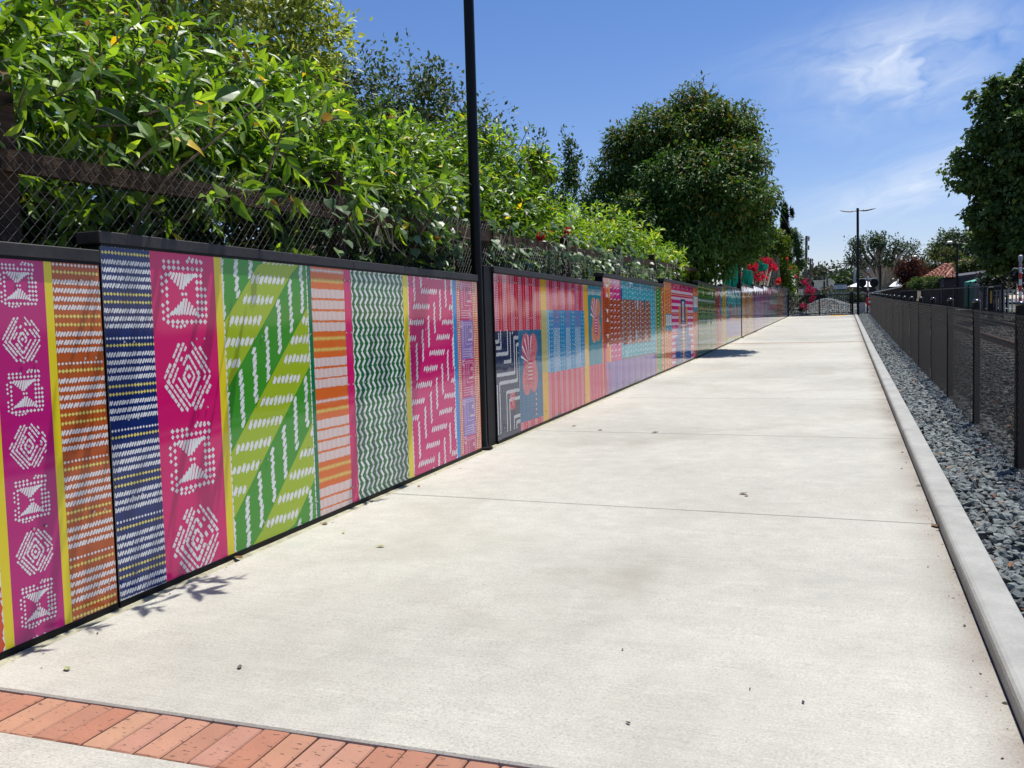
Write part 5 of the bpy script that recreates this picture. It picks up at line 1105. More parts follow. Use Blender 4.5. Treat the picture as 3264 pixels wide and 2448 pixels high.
post_y = [4.48+2.17*k for k in range(21)]
pb = MB(); pb.lathe([(.031, -.25), (.031, 1.095), (.029, 1.10)], (0, 0, 0), 14)
pm = pb.mesh('post', M['black'], smooth=False)
cb = MB(); cb.lathe([(.0335, 1.09), (.0335, 1.104), (.028, 1.113), (.016, 1.119), (.004, 1.121)], (0, 0, 0), 14); cm = cb.mesh('post_cap', M['capdark'], smooth=True)
def fch(name, me, loc, parent):
    o = bpy.data.objects.new(name, me); col.objects.link(o); o.parent = parent; o.matrix_parent_inverse = Matrix.Translation(-parent.matrix_basis.translation) if parent.parent is None else Matrix.Identity(4); o.location = loc; return o
bays = {}
for sl_ in (.0254, .0285): bays[sl_] = link_mesh_panel(2.17, 1.0, .05, .0014, M['pvc'], slope=sl_)
for k, y in enumerate(post_y):
    x = FX+.0045*(y-6.65)*.8
    p = fch('post', pm, (x, y, gz(y)-.01), F)
    c = bpy.data.objects.new('post_cap', cm); col.objects.link(c); c.parent = p
    if k < len(post_y)-1:
        s_ = .0254 if y+1 < 20 else .0285
        o = fch('wire_mesh', bays[s_], (x-.034, y, gz(y)+.025), F); o['kind'] = 'stuff'; o.rotation_euler.z = -.0036
        if k % 2: o.location.x += .004
b = MB()   # selvedge and middle line wires
for h in (.03, 1.015):
    b.tube([(FX-.036+.0036*(y-6.65), y, gz(y)+h+rnd.uniform(-.003, .003)) for y in post_y], .0028, 5)
b.build('line_wire', M['pvc'], F)
# timber and galvanised mesh fence behind the mural
G = thing('boundary_fence', 'old timber rail fence with galvanised chain link, overgrown, behind the mural wall', 'fence', loc=(-3.12, 2.6, gz(2.6)))
def tpost(y, h): b = MB(); b.box((-3.20, y-.05, gz(y)-.1), (-3.10, y+.05, gz(y)+h), bev=.006); b.build('post', M['timber'], G)
for k, y in enumerate([0.0, 2.68, 5.2, 7.8, 10.4, 13.0, 15.6, 18.2, 20.8]): tpost(y, 2.12 if k < 3 else 2.0)
for k in range(8):
    y0 = [0.0, 2.56, 5.2, 7.8, 10.4, 13.0, 15.6, 18.2][k]; y1 = y0+2.62; b = MB(); i = 0
    z0 = gz(y0)+1.80; z1 = gz(y1)+1.80
    v = [(-3.099, y0, z0), (-3.062, y0, z0), (-3.062, y1-.005, z1), (-3.099, y1-.005, z1), (-3.099, y0, z0+.085), (-3.062, y0, z0+.085), (-3.062, y1-.005, z1+.085), (-3.099, y1-.005, z1+.085)]
    b.v = v; b.f = [(3, 2, 1, 0), (4, 5, 6, 7), (0, 1, 5, 4), (1, 2, 6, 5), (2, 3, 7, 6), (3, 0, 4, 7)]; b.m = [0]*6; b.c = [(1, 1, 1)]*6; b.build('rail', M['timber'], G)
gm = link_mesh_panel(2.6, .78, .055, .0014, M['galv'], slope=.0254)
gm2 = link_mesh_panel(2.6, .62, .062, .0014, M['galv'], slope=.0254)
for k in range(6):
    o = fch('wire_mesh', gm if k < 3 else gm2, (-3.045, 2.6*k-.05, gz(2.6*k)+1.18), G); o['kind'] = 'stuff'; o.rotation_euler.y = rnd.uniform(-.05, .05)
# black steel picket fences
def picket_fence(label, p0, p1, h, sp, post_sp=2.4, bar=.011, m='black', rails=(.1, .95), group=None, name='picket_fence', postcap=True, top=0):
    p0 = Vector(p0); p1 = Vector(p1); T = thing(name, label, 'fence', group, loc=p0); d = p1-p0; L = math.hypot(d.x, d.y); ang = math.atan2(d.y, d.x)
    rot = Matrix.Rotation(ang, 3, 'Z'); sl_ = d.z/L
    for rz in rails:
        b = MB(); i = 0; v = [(0, -.016, rz*h), (L, -.016, rz*h+sl_*L), (L, .016, rz*h+sl_*L), (0, .016, rz*h), (0, -.016, rz*h+.035), (L, -.016, rz*h+.035+sl_*L), (L, .016, rz*h+.035+sl_*L), (0, .016, rz*h+.035)]
        b.v = [tuple(p0+rot @ Vector(q)) for q in v]; b.f = [(3, 2, 1, 0), (4, 5, 6, 7), (0, 1, 5, 4), (1, 2, 6, 5), (2, 3, 7, 6), (3, 0, 4, 7)]; b.m = [0]*6; b.c = [(1, 1, 1)]*6; b.build('rail', M[m], T)
    pk = MB(); pk.box((-bar, -bar, .05*h), (bar, bar, h+top)); pk.v.append((0, 0, h+top+bar*1.5)); pme = pk.mesh('picket', M[m]); n = int(L/sp)
    for k in range(1, n):
        q = p0+rot @ Vector((k*sp, 0, sl_*k*sp)); o = fch('picket', pme, q, T); o.rotation_euler.z = ang
    ps = MB(); ps.box((-.032, -.032, -.1), (.032, .032, h+.09), bev=.006); pome = ps.mesh('post', M[m])
    for k in range(int(L/post_sp)+1):
        q = p0+rot @ Vector((min(k*post_sp, L), 0, sl_*min(k*post_sp, L))); o = fch('post', pome, q, T); o.rotation_euler.z = ang
    return T
GP = 'black picket fences round the level crossing'
zc = gz(50.4)
picket_fence('black picket fence across the far end of the path', (-2.83, 50.35, zc-.02), (.30, 50.35, zc-.02), 1.12, .115, 1.56, .006, group=GP)
a0 = at(3195, 992, 38); a1 = at(2868, 985, 64)
picket_fence('long black picket fence beyond the track, in front of the tiled roof house', (a0.x, a0.y, gz(38)+.02), (a1.x, a1.y, gz(62)-.25), 1.25, .24, 2.9, .013, group=GP)
picket_fence('pale grey pedestrian railing at the right edge beside the striped crossing mast', (at(3150, 990, 40).x, 40, gz(40)-.05), (at(3320, 990, 40.5).x, 40.5, gz(40)-.05), 1.12, .15, 1.7, .02, m='steel', group='pale railings at the crossing', rails=(.03, .80, .96))
picket_fence('distant pale railing in front of the dark hedge and sign board', (at(2640, 965, 66).x, 66, gz(66)-.1), (at(2724, 965, 66).x, 66, gz(66)-.1), 1.0, .13, 2.2, .012, m='steel', group='pale railings at the crossing')
# crossing gate by the lamp: grey panel, posts, red disc
T = thing('crossing_gate', 'grey pedestrian gate with barred leaf beside the far lamp post', 'gate', loc=(.72, 50.6, zc))
b = MB(); b.box((.33, 50.4, zc), (.42, 50.48, zc+1.22), bev=.01); b.build('gate_post', M['black'], T)
b = MB(); b.box((1.06, 50.4, zc), (1.13, 50.48, zc+1.25), bev=.01); b.build('gate_post', M['black'], T)
b = MB(); b.box((.72, 50.52, zc+.06), (1.0, 50.57, zc+.55)); b.build('sheet_panel', M['steel'], T)
b = MB()
for zz in (.06, .58, 1.1): b.box((.45, 50.5, zc+zz), (1.75, 50.53, zc+zz+.04))
b.build('gate_frame', M['steel'], T)
bar_b = MB(); bar_b.box((-.012, -.01, .08), (.012, .01, 1.12)); bme = bar_b.mesh('bar', M['steel'])
for k in range(9): fch('bar', bme, (1.18+k*.07, 50.515, zc), T)
M['red'] = mat('red_paint', (.55, .02, .02), .45); M['white'] = mat('white_paint', (.72, .72, .70), .5, noise=(12, .08)); M['cream'] = mat('beige_render', (.86, .75, .58), .9, noise=[(.6, .15), (6, .08)]); M['roofwhite'] = mat('white_roof_sheet', (.85, .85, .85), .5)
rp = at(2771, 962, 49.6)
T = thing('warning_disc', 'round red and white warning disc at the far end of the mesh fence', 'sign', loc=rp)
rm = Matrix.Rotation(R(90), 3, 'Y') @ Matrix.Identity(3); rm = Matrix.Rotation(R(-62), 3, 'Z') @ rm
b = MB(); b.lathe([(.20, -.012), (.205, 0), (.20, .012)], rp, 24, rot=rm); b.build('disc', M['red'], T)
b = MB(); b.lathe([(.07, .0125), (.07, .016)], rp, 16, rot=rm); b.lathe([(.07, -.016), (.07, -.0125)], rp, 16, rot=rm); b.build('centre', M['white'], T)
b = MB(); b.tube([(rp.x+.03, rp.y+.05, gz(49.6)), (rp.x+.03, rp.y+.05, rp.z+.1)], .025, 8); b.build('stem', M['steel'], T)
# yellow tactile pad at the end of the path
M['tactile'] = mat('yellow_tactile', (.70, .42, .06), .7)
T = thing('tactile_pad', 'yellow tactile paving pad before the crossing at the path end', 'paving', loc=(-.35, 49.1, gz(49)))
b = MB(); b.box((-.68, 48.5, gz(48.5)-.01), (.02, 49.9, gz(49.2)+.012)); v = []
b.v = [(x, y, gz(y)+(.006 if z > gz(48.5) else -.01)) for x, y, z in b.v]; b.build('pad', M['tactile'], T)
b = MB()
for i in range(10):
    for j in range(20): b.lathe([(.017, 0), (.012, .005)], (-.65+i*.07, 48.55+j*.068, gz(48.55+j*.068)+.0062), 6)
b.build('domes', M['tactile'], T)['kind'] = 'stuff'
# gravel mound
def mound_z(x, y):
    a = math.exp(-((x+1.3)/1.15)**2)*.62+math.exp(-((x+.1)/1.3)**2)*.30; return gz(51)+a*max(0, min(1, (y-51.2)/2.6))+.03*max(0, y-51)
b = MB(); nx, ny = 30, 22
G_ = [[(-3.3+6.6*i/nx, 50.7+14*j/ny) for i in range(nx+1)] for j in range(ny+1)]
for j in range(ny):
    for i in range(nx):
        q = [G_[j][i], G_[j][i+1], G_[j+1][i+1], G_[j+1][i]]; b.face([(x, y, mound_z(x, y)) for x, y in q])
tag(b.build('gravel_mound', M['soil']), kind='structure')
r = np.random.default_rng(14); n = 6500; x = r.uniform(-3.1, 2.6, n); y = 50.8+9*r.random(n)**1.5; z = np.array([mound_z(a, c) for a, c in zip(x, y)])+.01
tag(stones('mound_stones', np.stack([x, y, z], 1), r.uniform(.04, .075, n), M['stone'], 'oct', seed=15, flat=.7, tone_k=2.0), kind='stuff')
tag(strip_mesh('road', -14, 16, [60.5, 61, 66, 69], mat('asphalt', (.13, .13, .13), .9, noise=(20, .15)), dz=.03), kind='structure')
# ================================================================ crossing masts
def mast(label, x, y, r, h, bell=True, arm=1, group='striped crossing masts', z0=None):
    z0 = gz(y) if z0 is None else z0; T = thing('crossing_mast', label, 'railway signal', group, loc=(x, y, z0)); n = 0; z = 0
    while z < h:
        b = MB(); z1 = min(z+.16, h); b.lathe([(r, z), (r, z1)], (x, y, z0), 14); b.build('band', M['red'] if n % 2 else M['white'], T); z = z1; n += 1
    b = MB(); b.lathe([(r*2.2, 0), (r*2.2, .05), (r*1.2, .08)], (x, y, z0), 14); b.build('base', M['steel'], T)
    return T
def lamp_disc(T, x, y, z, rad, face, hood=True):
    """round black backing board with hooded lens, facing angle face"""
    rot = Matrix.Rotation(face, 3, 'Z') @ Matrix.Rotation(R(90), 3, 'X')
    b = MB(); b.lathe([(rad*.5, -.05), (rad, -.01), (rad, .01), (rad*.93, .012)], (x, y, z), 24, rot=rot); d = b.build('backing_disc', M['black'], T)
    b = MB(); b.lathe([(rad*.42, .012), (rad*.42, .03), (rad*.30, .05), (.002, .058)], (x, y, z), 18, rot=rot); l = b.build('lens', M['lampgrey'], d)
    b = MB(); n = 14; o = Vector((x, y, z))
    for k in range(n):
        a0 = R(-20)+k*R(220)/n; a1 = R(-20)+(k+1)*R(220)/n
        P = lambda a, q, rr: tuple(o+rot @ Vector((rr*math.cos(a), rr*math.sin(a), q)))
        b.face([P(a0, .0, rad*.48), P(a1, .0, rad*.48), P(a1, .20, rad*.50), P(a0, .20, rad*.50)]); b.face([P(a0, .20, rad*.53), P(a1, .20, rad*.53), P(a1, .0, rad*.51), P(a0, .0, rad*.51)])
    b.build('hood', M['black'], d)
M['lampgrey'] = mat('dull_lens', (.30, .30, .29), .3, spec=.6)
x, y = at(2767, 1000, 53).x, 53
T = mast('red and white striped crossing mast with two black round signals, beside the far lamp post', x, y, .042, at(2767, 868, 53).z-gz(53)+.1, group='striped crossing masts', z0=gz(53)-.1)
zt_ = at(2767, 902, 53).z
for px in (2747.5, 2786.5): q = at(px, 902, 52.8); lamp_disc(T, q.x, 52.8, q.z, .225, R(180))
b = MB(); b.box((x-.50, y-.05, zt_+.17), (x+.45, y+.03, zt_+.25), bev=.006); b.build('crossbar', M['steel'], T)
b = MB(); b.lathe([(.075, 0), (.08, .2), (.03, .26)], (x, y, at(2767, 868, 53).z), 12); b.build('bell', M['steel'], T)
x, y = at(3252, 960, 27).x, 27; q = at(3252, 815, 27); top = q.z-(gz(27)-.05)
T = mast('red and white striped crossing mast with grey bell at the right frame edge', x, y, .038, top-.25, z0=gz(27)-.05)
b = MB(); zz = q.z-.26; b.lathe([(.045, 0), (.028, .06), (.030, .08), (.052, .13), (.058, .25), (.03, .28)], (x, y, zz), 14); b.build('bell', M['steel'], T)
q2 = at(3252, 856, 27).z; b = MB(); b.tube([(x-.19, y, q2-.03), (x-.15, y, q2+.01), (x, y, q2-.01), (x+.4, y, q2+.01)], .016, 8); b.box((x-.06, y-.03, q2-.03), (x+.06, y+.03, q2+.01)); b.build('bracket', M['steel'], T)
q3 = at(3229, 873, 27); lamp_disc(T, q3.x, 27, q3.z, .085, R(20)); 
# pole with black box and yellow plate
p = at(3157, 1000, 36); T = thing('control_post', 'black control post with a narrow yellow plate in front of the pale railing', 'post', loc=(p.x, 36, gz(36)))
b = MB(); b.box((p.x-.09, 35.9, gz(36)-.1), (p.x+.09, 36.06, gz(36)+1.2), bev=.012); b.build('body', M['black'], T)
M['yellow'] = mat('yellow_plate', (.55, .32, .05), .5)
b = MB(); b.box((p.x-.03, 35.885, gz(36)+.62), (p.x+.035, 35.899, gz(36)+1.06)); b.build('plate', M['yellow'], T)

# ================================================================ street lamps and poles far off
def street_lamp(label, px, ptop, Y, arm, rad=.05, grp='slim single arm street lamps far off'):
    t_ = at(px, ptop, Y); z0 = gz(Y)-.1; T = thing('street_lamp', label, 'street lamp', grp, loc=(t_.x, Y, z0))
    b = MB(); b.tube([(t_.x, Y, z0), (t_.x, Y, z0+(t_.z-z0)*.5), (t_.x, Y, t_.z)], [rad*1.2, rad, rad*.75], 10); b.build('pole', M['black'], T)
    b = MB(); b.tube([(t_.x, Y, t_.z-.05), (t_.x+arm*.4, Y, t_.z+.08), (t_.x+arm, Y, t_.z+.1)], rad*.5, 6); b.build('arm', M['black'], T)
    b = MB(); s = 1 if arm > 0 else -1; xa, xb = sorted((t_.x+arm*.6, t_.x+arm*1.35)); b.box((xa, Y-.14, t_.z+.07), (xb, Y+.14, t_.z+.17), bev=.03); b.build('lamp_head', M['capmetal'], T)
street_lamp('slim black street lamp with bright head over the beige building', 2627, 866, 110, .9, .10)
street_lamp('tall black street lamp standing in front of the tiled roof', 3051, 779, 50, -.35, .065)
street_lamp('thin black street lamp between the cordyline and the conifer', 2940, 822, 66, -.5, .06)
street_lamp('street lamp pole against the dark plane tree near the right edge', 3212, 675, 46, -.6, .055)
M['polewood'] = mat('weathered_pole', (.14, .11, .09), .85, noise=(4, .3)); M['insul'] = mat('insulator', (.2, .1, .07), .3)
def power_pole(label, px0, py0, px1, py1, Y, rad, fit=True, m='polewood'):
    a = at(px0, py0, Y); c = at(px1, py1, Y); z0 = gz(Y)-.3; c = Vector((c.x, Y, z0)); T = thing('power_pole', label, 'power pole', 'power poles beyond the path end', loc=c)
    b = MB(); b.tube([c, c.lerp(a, .5), a], [rad*1.2, rad, rad*.82], 10); b.build('pole', M[m], T)
    if fit:
        for f in (.98, .86, .70): b = MB(); q = c.lerp(a, f); b.lathe([(.06, 0), (.06, .35), (.02, .4)], (q.x+rad+.06, Y-.02, q.z-.3), 8); b.build('insulator', M['insul'], T)
        b = MB(); q = c.lerp(a, .97); b.tube([(q.x-.5, Y, q.z-.1), (q.x+.3, Y, q.z+.02)], .03, 6); b.tube([(q.x-.5, Y, q.z-.6), (q.x-.5, Y, q.z-.1)], .02, 5); b.build('bracket', M['steel'], T)
    return a
P1 = power_pole('taller leaning timber power pole at the right of the conifer', 2571, 752, 2564, 930, 80, .125)
P2 = power_pole('shorter timber power pole right of the taller one', 2583, 824, 2581, 930, 84, .10)
P3 = power_pole('grey concrete power pole behind the far lamp post', 2724, 838, 2724, 950, 95, .11, fit=False, m='steel')
P4 = power_pole('short brown pole before the beige building', 2637, 886, 2636.5, 945, 100, .10, fit=False)
P5 = power_pole('dark steel pole in front of the open gum tree', 2806, 846, 2806, 940, 72, .09, fit=False, m='black')
b = MB(); b.box((P3.x-.75, P3.y-.05, P3.z-.1), (P3.x+.2, P3.y+.05, P3.z)); xr = b.build('crossarm', M['polewood']); tag(xr, 'timber crossarm at the top of the grey concrete pole', 'crossarm')
def wire(label, a, b_, sag, rad=.014):
    a, b_ = Vector(a), Vector(b_); pts = [a.lerp(b_, k/14)-Vector((0, 0, sag*4*(k/14)*(1-k/14))) for k in range(15)]
    m = MB(); m.tube(pts, rad, 5); o = m.build('power_line', M['pvc']); tag(o, label, 'power line', 'overhead power lines')
wire('power line from the shorter timber pole to the grey concrete pole', at(2583, 853, 84), at(2722, 836, 95), .25, .022)
wire('power line rising from the horizon to the grey concrete pole', at(2583, 882, 86), at(2722, 842, 95), .5, .012)
wire('faint power line low over the beige building', at(2580, 884, 86), at(2648, 872, 120), .2, .012)
wire('second faint power line converging on the grey concrete pole', at(2650, 872, 120), at(2722, 838, 95), .15, .012)
wire('cable crossing the gap between the side tree and the cypress', at(2462, 632, 30), at(2570, 765, 80), .4, .016)
wire('power line leaving the timber pole toward the open gum tree', at(2571, 760, 80), at(2560, 757, 60), .1, .012)
wire('power line behind the thin street lamp', at(2860, 850, 90), at(3000, 848, 95), .1, .016)

# ================================================================ sign board
M['signface'] = mat('sign_face', (.62, .66, .67), .5); M['signtext'] = mat('sign_lettering', (.05, .06, .08), .6); M['teal'] = mat('sign_green', (.02, .08, .08), .5)
a = at(2659, 922, 74); c = at(2699, 907, 74); z0 = gz(74); T = thing('sign_board', 'white sign board with three lines of small lettering on two posts beyond the mound', 'sign', loc=(a.x, 74, z0))
b = MB(); b.box((a.x, 73.95, a.z), (c.x, 74.0, c.z)); b.build('board', M['signface'], T)
b = MB(); b.box((a.x-.03, 73.93, c.z+.003), (c.x+.03, 74.02, c.z+.09)); b.build('top_band', M['teal'], T)
b = MB(); b.box((a.x-.03, 73.93, a.z-.10), (c.x+.03, 74.02, a.z-.003)); b.build('bottom_band', M['signtext'], T)
b = MB(); Wd_ = c.x-a.x; H_ = c.z-a.z
for (v, lo, hi) in ((.80, .12, .88), (.54, .32, .66), (.26, .26, .74)):
    u = lo
    while u < hi:      # worn letters, too far off to read
        w_ = rnd.uniform(.018, .034); b.box((a.x+u*Wd_, 73.943, a.z+(v-.045)*H_), (a.x+(u+w_*.8)*Wd_, 73.949, a.z+(v+rnd.uniform(.03, .055))*H_)); u += w_ + (.02 if rnd.random() < .2 else .006)
b.build('lettering', M['signtext'], T)
for px in (2652, 2671, 2692):
    q = at(px, 930, 74.1); b = MB(); b.tube([(q.x, 74.1, z0-.1), (q.x, 74.1, a.z+.05)], .045, 8); b.build('post', M['steel'], T)

# ================================================================ buildings
M['win'] = mat('dark_glass', (.02, .025, .03), .08, spec=.7); M['darkwall'] = mat('dark_wall', (.045, .035, .034), .8, noise=(3, .3)); M['greywall'] = mat('grey_weatherboard', (.16, .18, .21), .7, noise=(2, .1)); M['shadegreen'] = mat('green_sheet', (.02, .22, .14), .6)
def bx2(px0, px1, pyt, Y, zb=None):
    a = at(px0, pyt, Y); c = at(px1, pyt, Y); return a.x, c.x, (a.z+c.z)/2, (gz(Y)-.2 if zb is None else zb)
x0, x1, zt_, zb = bx2(2595, 2655, 897, 110)
T = thing('beige_building', 'plain beige rendered building block beyond the gabled house', 'building', loc=(x0, 110, zb))
b = MB(); b.box((x0, 110, zb), (x1, 119, zt_)); b.build('wall', M['cream'], T)
b = MB(); b.box((x0-.08, 109.92, zt_+.003), (x1+.08, 119.1, zt_+.16)); b.build('parapet', M['cream'], T)
b = MB(); b.box((x0-1.9, 112, zb), (x0-.02, 118, zt_-.7)); b.build('side_wing', M['cream'], T)
# gabled grey house
pk = at(2598, 912, 88); el_ = at(2582, 924, 88); er_ = at(2626, 933, 88); T = thing('gabled_house', 'small grey gabled house below the beige building', 'house', loc=(pk.x, 88, gz(88)))
zb = gz(88)-.2; ez = er_.z; b = MB()
L_, R_ = pk.x-.85, er_.x; ezl = pk.z-(R_-pk.x)*0-.52
b.face([(L_, 88, zb), (R_-.1, 88, zb), (R_-.1, 88, ez+.1), (pk.x, 88, pk.z-.08), (L_, 88, ezl)]); b.face([(R_-.1, 88, zb), (R_-.1, 96, zb), (R_-.1, 96, ez+.1), (R_-.1, 88, ez+.1)]); b.face([(L_, 96, zb), (L_, 88, zb), (L_, 88, ezl), (L_, 96, ezl)])
b.build('wall', M['greywall'], T)
for (xa, za, nm) in ((R_+.15, ez, 1), (L_-.15, ezl-.1, -1)):
    b = MB(); b.face([(pk.x, 87.6, pk.z), (xa, 87.6, za), (xa, 96.4, za), (pk.x, 96.4, pk.z)]); b.face([(pk.x, 87.6, pk.z-.08), (pk.x, 96.4, pk.z-.08), (xa, 96.4, za-.08), (xa, 87.6, za-.08)]); b.build('roof', M['greywall'], T)
    b = MB(); b.face([(pk.x, 87.58, pk.z), (pk.x, 87.58, pk.z-.16), (xa, 87.58, za-.16), (xa, 87.58, za)]); b.build('barge_board', M['white'], T)
# dark board fence in front
x0, x1, zt_, zb = bx2(2505, 2632, 941, 70); 
T = thing('board_fence', 'tall dark board fence in front of the gabled house', 'fence', loc=(x0, 70, zb)); pb_ = MB(); pb_.box((-.075, -.01, 0), (.075, .01, zt_-zb)); pm_ = pb_.mesh('board', M['blackdull']); nb = int((x1-x0)/.154)
for k in range(nb): fch('board', pm_, (x0+.077+k*.154, 70+(k % 2)*.012, zb), T)
# white roofed building
a = at(2700, 914, 88); c = at(2750, 896, 88); d = at(2925, 893, 88)
T = thing('white_roofed_building', 'long low building with a dazzling white roof behind the crossing signals', 'building', loc=(a.x, 88, gz(88)))
b = MB(); b.face([(a.x, 88, a.z), (d.x, 88, at(2925, 913, 88).z), (d.x, 94, d.z), (c.x, 94, c.z+.25)]); b.face([(a.x, 88, a.z-.12), (a.x, 88, a.z), (c.x, 94, c.z+.25), (c.x, 94, c.z-.6)]); b.build('roof', M['roofwhite'], T)
b = MB(); b.box((a.x+.1, 88.2, gz(88)-.2), (d.x-.1, 93.8, a.z-.12)); b.build('wall', M['darkwall'], T)
for k in range(5): b = MB(); xx = a.x+.8+k*2.0; b.box((xx, 88.15, gz(88)+.5), (xx+1.1, 88.19, gz(88)+1.25)); b.build('window', M['win'], T)
a = at(2760, 935, 70); c = at(2905, 905, 70)
T = thing('carport', 'low sloping pale roofed carport in front of the white roofed building', 'carport', loc=(a.x, 70, gz(70)))
b = MB(); b.face([(a.x, 70, a.z), (c.x, 70, c.z), (c.x, 75, c.z+.1), (a.x, 75, a.z+.1)]); b.face([(a.x, 69.98, a.z-.07), (c.x, 69.98, c.z-.1), (c.x, 69.98, c.z), (a.x, 69.98, a.z)]); b.build('roof', M['cream'], T)
b = MB(); b.face([(a.x+.4, 70.3, gz(70)-.2), (c.x, 70.3, gz(70)-.2), (c.x, 70.3, c.z-.1), (a.x+.4, 70.3, a.z-.02)]); b.build('wall', M['darkwall'], T)
# tiled roof house
M['tile'] = mat('terracotta_tile', (.36, .15, .10), .8, rnd_obj=.16, noise=(6, .12)); M['brickwall'] = mat('house_wall', (.22, .17, .14), .85, noise=(6, .15))
ap = at(3058, 838, 64); ap2 = Vector((ap.x+2.4, 66.5, ap.z)); e0 = at(2908, 908, 62); e1 = at(3004, 896, 58.5); e2 = at(3086, 893, 60.5)
e0.z = e1.z = e2.z = (e1.z)
T = thing('tiled_roof_house', 'house with hipped terracotta tiled roof behind the hedge', 'house', loc=(e1.x, 60, gz(60)))
def tiled(A, B, C_, D, rows_, cols_, T=T):
    """roof plane A,B along the eave, D,C along the top; every tile is a piece"""
    nrm = (B-A).cross(D-A).normalized(); 
    if nrm.z < 0: nrm = -nrm
    sb_ = MB(); sb_.face([A, B, C_, D]); sb_.build('roof_plane', M['tile'], rf)
    for j in range(rows_):
        v0, v1 = j/rows_, (j+1)/rows_; n_ = max(1, int(cols_*((1-v0)+((C_-D).length/(B-A).length)*v0)))
        for i in range(n_):
            p00 = (A.lerp(D, v0)).lerp(B.lerp(C_, v0), i/n_); p10 = (A.lerp(D, v0)).lerp(B.lerp(C_, v0), (i+.94)/n_); p11 = (A.lerp(D, v1)).lerp(B.lerp(C_, v1), (i+.94)/n_); p01 = (A.lerp(D, v1)).lerp(B.lerp(C_, v1), i/n_)
            b = MB(); lo = nrm*.07; hi = nrm*.015; q = [p00+lo, p10+lo, p11+hi, p01+hi]; mid0 = (q[0]+q[1])/2+nrm*.03; mid1 = (q[2]+q[3])/2+nrm*.02
            b.v = [tuple(v) for v in (q[0], mid0, q[1], q[2], mid1, q[3], p00, p10)]; b.f = [(0, 1, 4, 5), (1, 2, 3, 4), (6, 7, 2, 1), (6, 1, 0)]; b.m = [0]*4; b.c = [(1, 1, 1)]*4
            b.build('tile', M['tile'], rf)
rf = bpy.data.objects.new('roof', None); col.objects.link(rf); rf.parent = T; rf.matrix_parent_inverse = Matrix.Translation(-T.location)
_b = link
tiled(e0, e1, ap, ap-Vector((.9, -.4, 0)), 13, 10); tiled(e1, e2, ap2, ap, 13, 9)
b = MB(); b.tube([e1+Vector((0, 0, .06)), ap+Vector((0, 0, .10))], .085, 7); b.tube([ap+Vector((0, 0, .1)), ap2+Vector((0, 0, .1))], .085, 7); b.build('ridge_capping', M['tile'], rf)
b = MB(); zb = gz(60)-.2; w0, w1, w2 = e0+Vector((.5, .3, -.1)), e1+Vector((.1, .5, -.1)), e2+Vector((-.3, .4, -.1))
for p_, q_ in ((w0, w1), (w1, w2)): b.face([(p_.x, p_.y, zb), (q_.x, q_.y, zb), (q_.x, q_.y, q_.z), (p_.x, p_.y, p_.z)])
b.build('wall', M['brickwall'], T)
b = MB(); b.tube([e0, e1, e2], .05, 6); b.build('gutter', M['white'], T)
b = MB(); cpt = at(3012, 845, 66); b.box((cpt.x-.25, 65.8, cpt.z-1.2), (cpt.x+.25, 66.3, cpt.z)); b.build('chimney', M['brickwall'], T)
# dark shed, grey carport and green shade roof under the plane tree
x0, x1, zt_, zb = bx2(3008, 3050, 888, 54)
T = thing('dark_shed', 'dark grey shed between the tiled roof house and the tall lamp', 'shed', loc=(x0, 54, zb))
b = MB(); b.box((x0, 54, zb), (x1+.3, 57, zt_)); b.build('wall', M['darkgrey'] if 'darkgrey' in M else M['darkwall'], T)
b = MB(); b.box((x0-.06, 53.9, zt_+.003), (x1+.35, 57.1, zt_+.07)); b.build('roof', M['blackdull'], T)
pkb = MB(); pkb.box((-.02, -.02, 0), (.02, .02, .28)); pkm = pkb.mesh('finial', M['black'])
for k in range(4): fch('finial', pkm, (x0+.1+k*.33, 53.95, zt_+.07), T)
M['mauve'] = mat('grey_cladding', (.05, .05, .055), .8, noise=(2, .2))
x0, x1, zt_, zb = bx2(3052, 3190, 868, 50); a = at(3052, 880, 50); c = at(3190, 862, 50)
T = thing('long_shed', 'long dark grey walled shed running under the plane tree', 'shed', loc=(a.x, 50, zb))
b = MB(); b.face([(a.x, 50, zb), (c.x, 50, zb), (c.x, 50, c.z), (a.x, 50, a.z)]); b.face([(a.x, 50, a.z), (c.x, 50, c.z), (c.x, 53, c.z+.2), (a.x, 53, a.z+.2)]); b.build('wall', M['mauve'], T)
for k in range(9):
    b = MB(); xx = a.x+.1+(c.x-a.x)*k/9; b.box((xx, 49.97, zb), (xx+.03, 49.998, a.z-.05)); b.build('rib', M['mauve'], T)
g0 = at(3073, 900, 47); g1 = at(3098, 886, 47); g2 = at(3133, 884, 47); g3 = at(3098, 899, 45.5)
T = thing('marquee', 'small marquee with green and pale grey sides in front of the long shed', 'marquee', loc=(g0.x, 46, gz(46)))
zb = gz(46)-.1; m_l, m_m, m_r = at(3073, 900, 46).x, at(3098, 899, 46).x, at(3140, 884, 46).x; ez0 = at(3073, 900, 46).z; pz = at(3125, 884, 46).z
M['canvas'] = mat('pale_canvas', (.20, .22, .26), .7)
b = MB(); b.face([(m_l, 46, zb), (m_m, 45.4, zb), (m_m, 45.4, ez0), (m_l, 46, ez0)]); b.build('green_side', M['shadegreen'], T)
b = MB(); b.face([(m_m, 45.4, zb), (m_r+.3, 46.3, zb), (m_r+.3, 46.3, ez0+.1), (m_r, 46.2, pz), (m_m, 45.4, ez0)]); b.build('pale_side', M['canvas'], T)
b = MB(); b.face([(m_l, 46, ez0+.004), (m_m, 45.4, ez0+.004), (m_r, 46.2, pz), (m_m+.4, 47.2, pz)]); b.build('green_roof', mat('green_canvas', (.10, .40, .28), .6), T)
x0, x1, zt_, zb = bx2(3165, 3186, 893, 47)
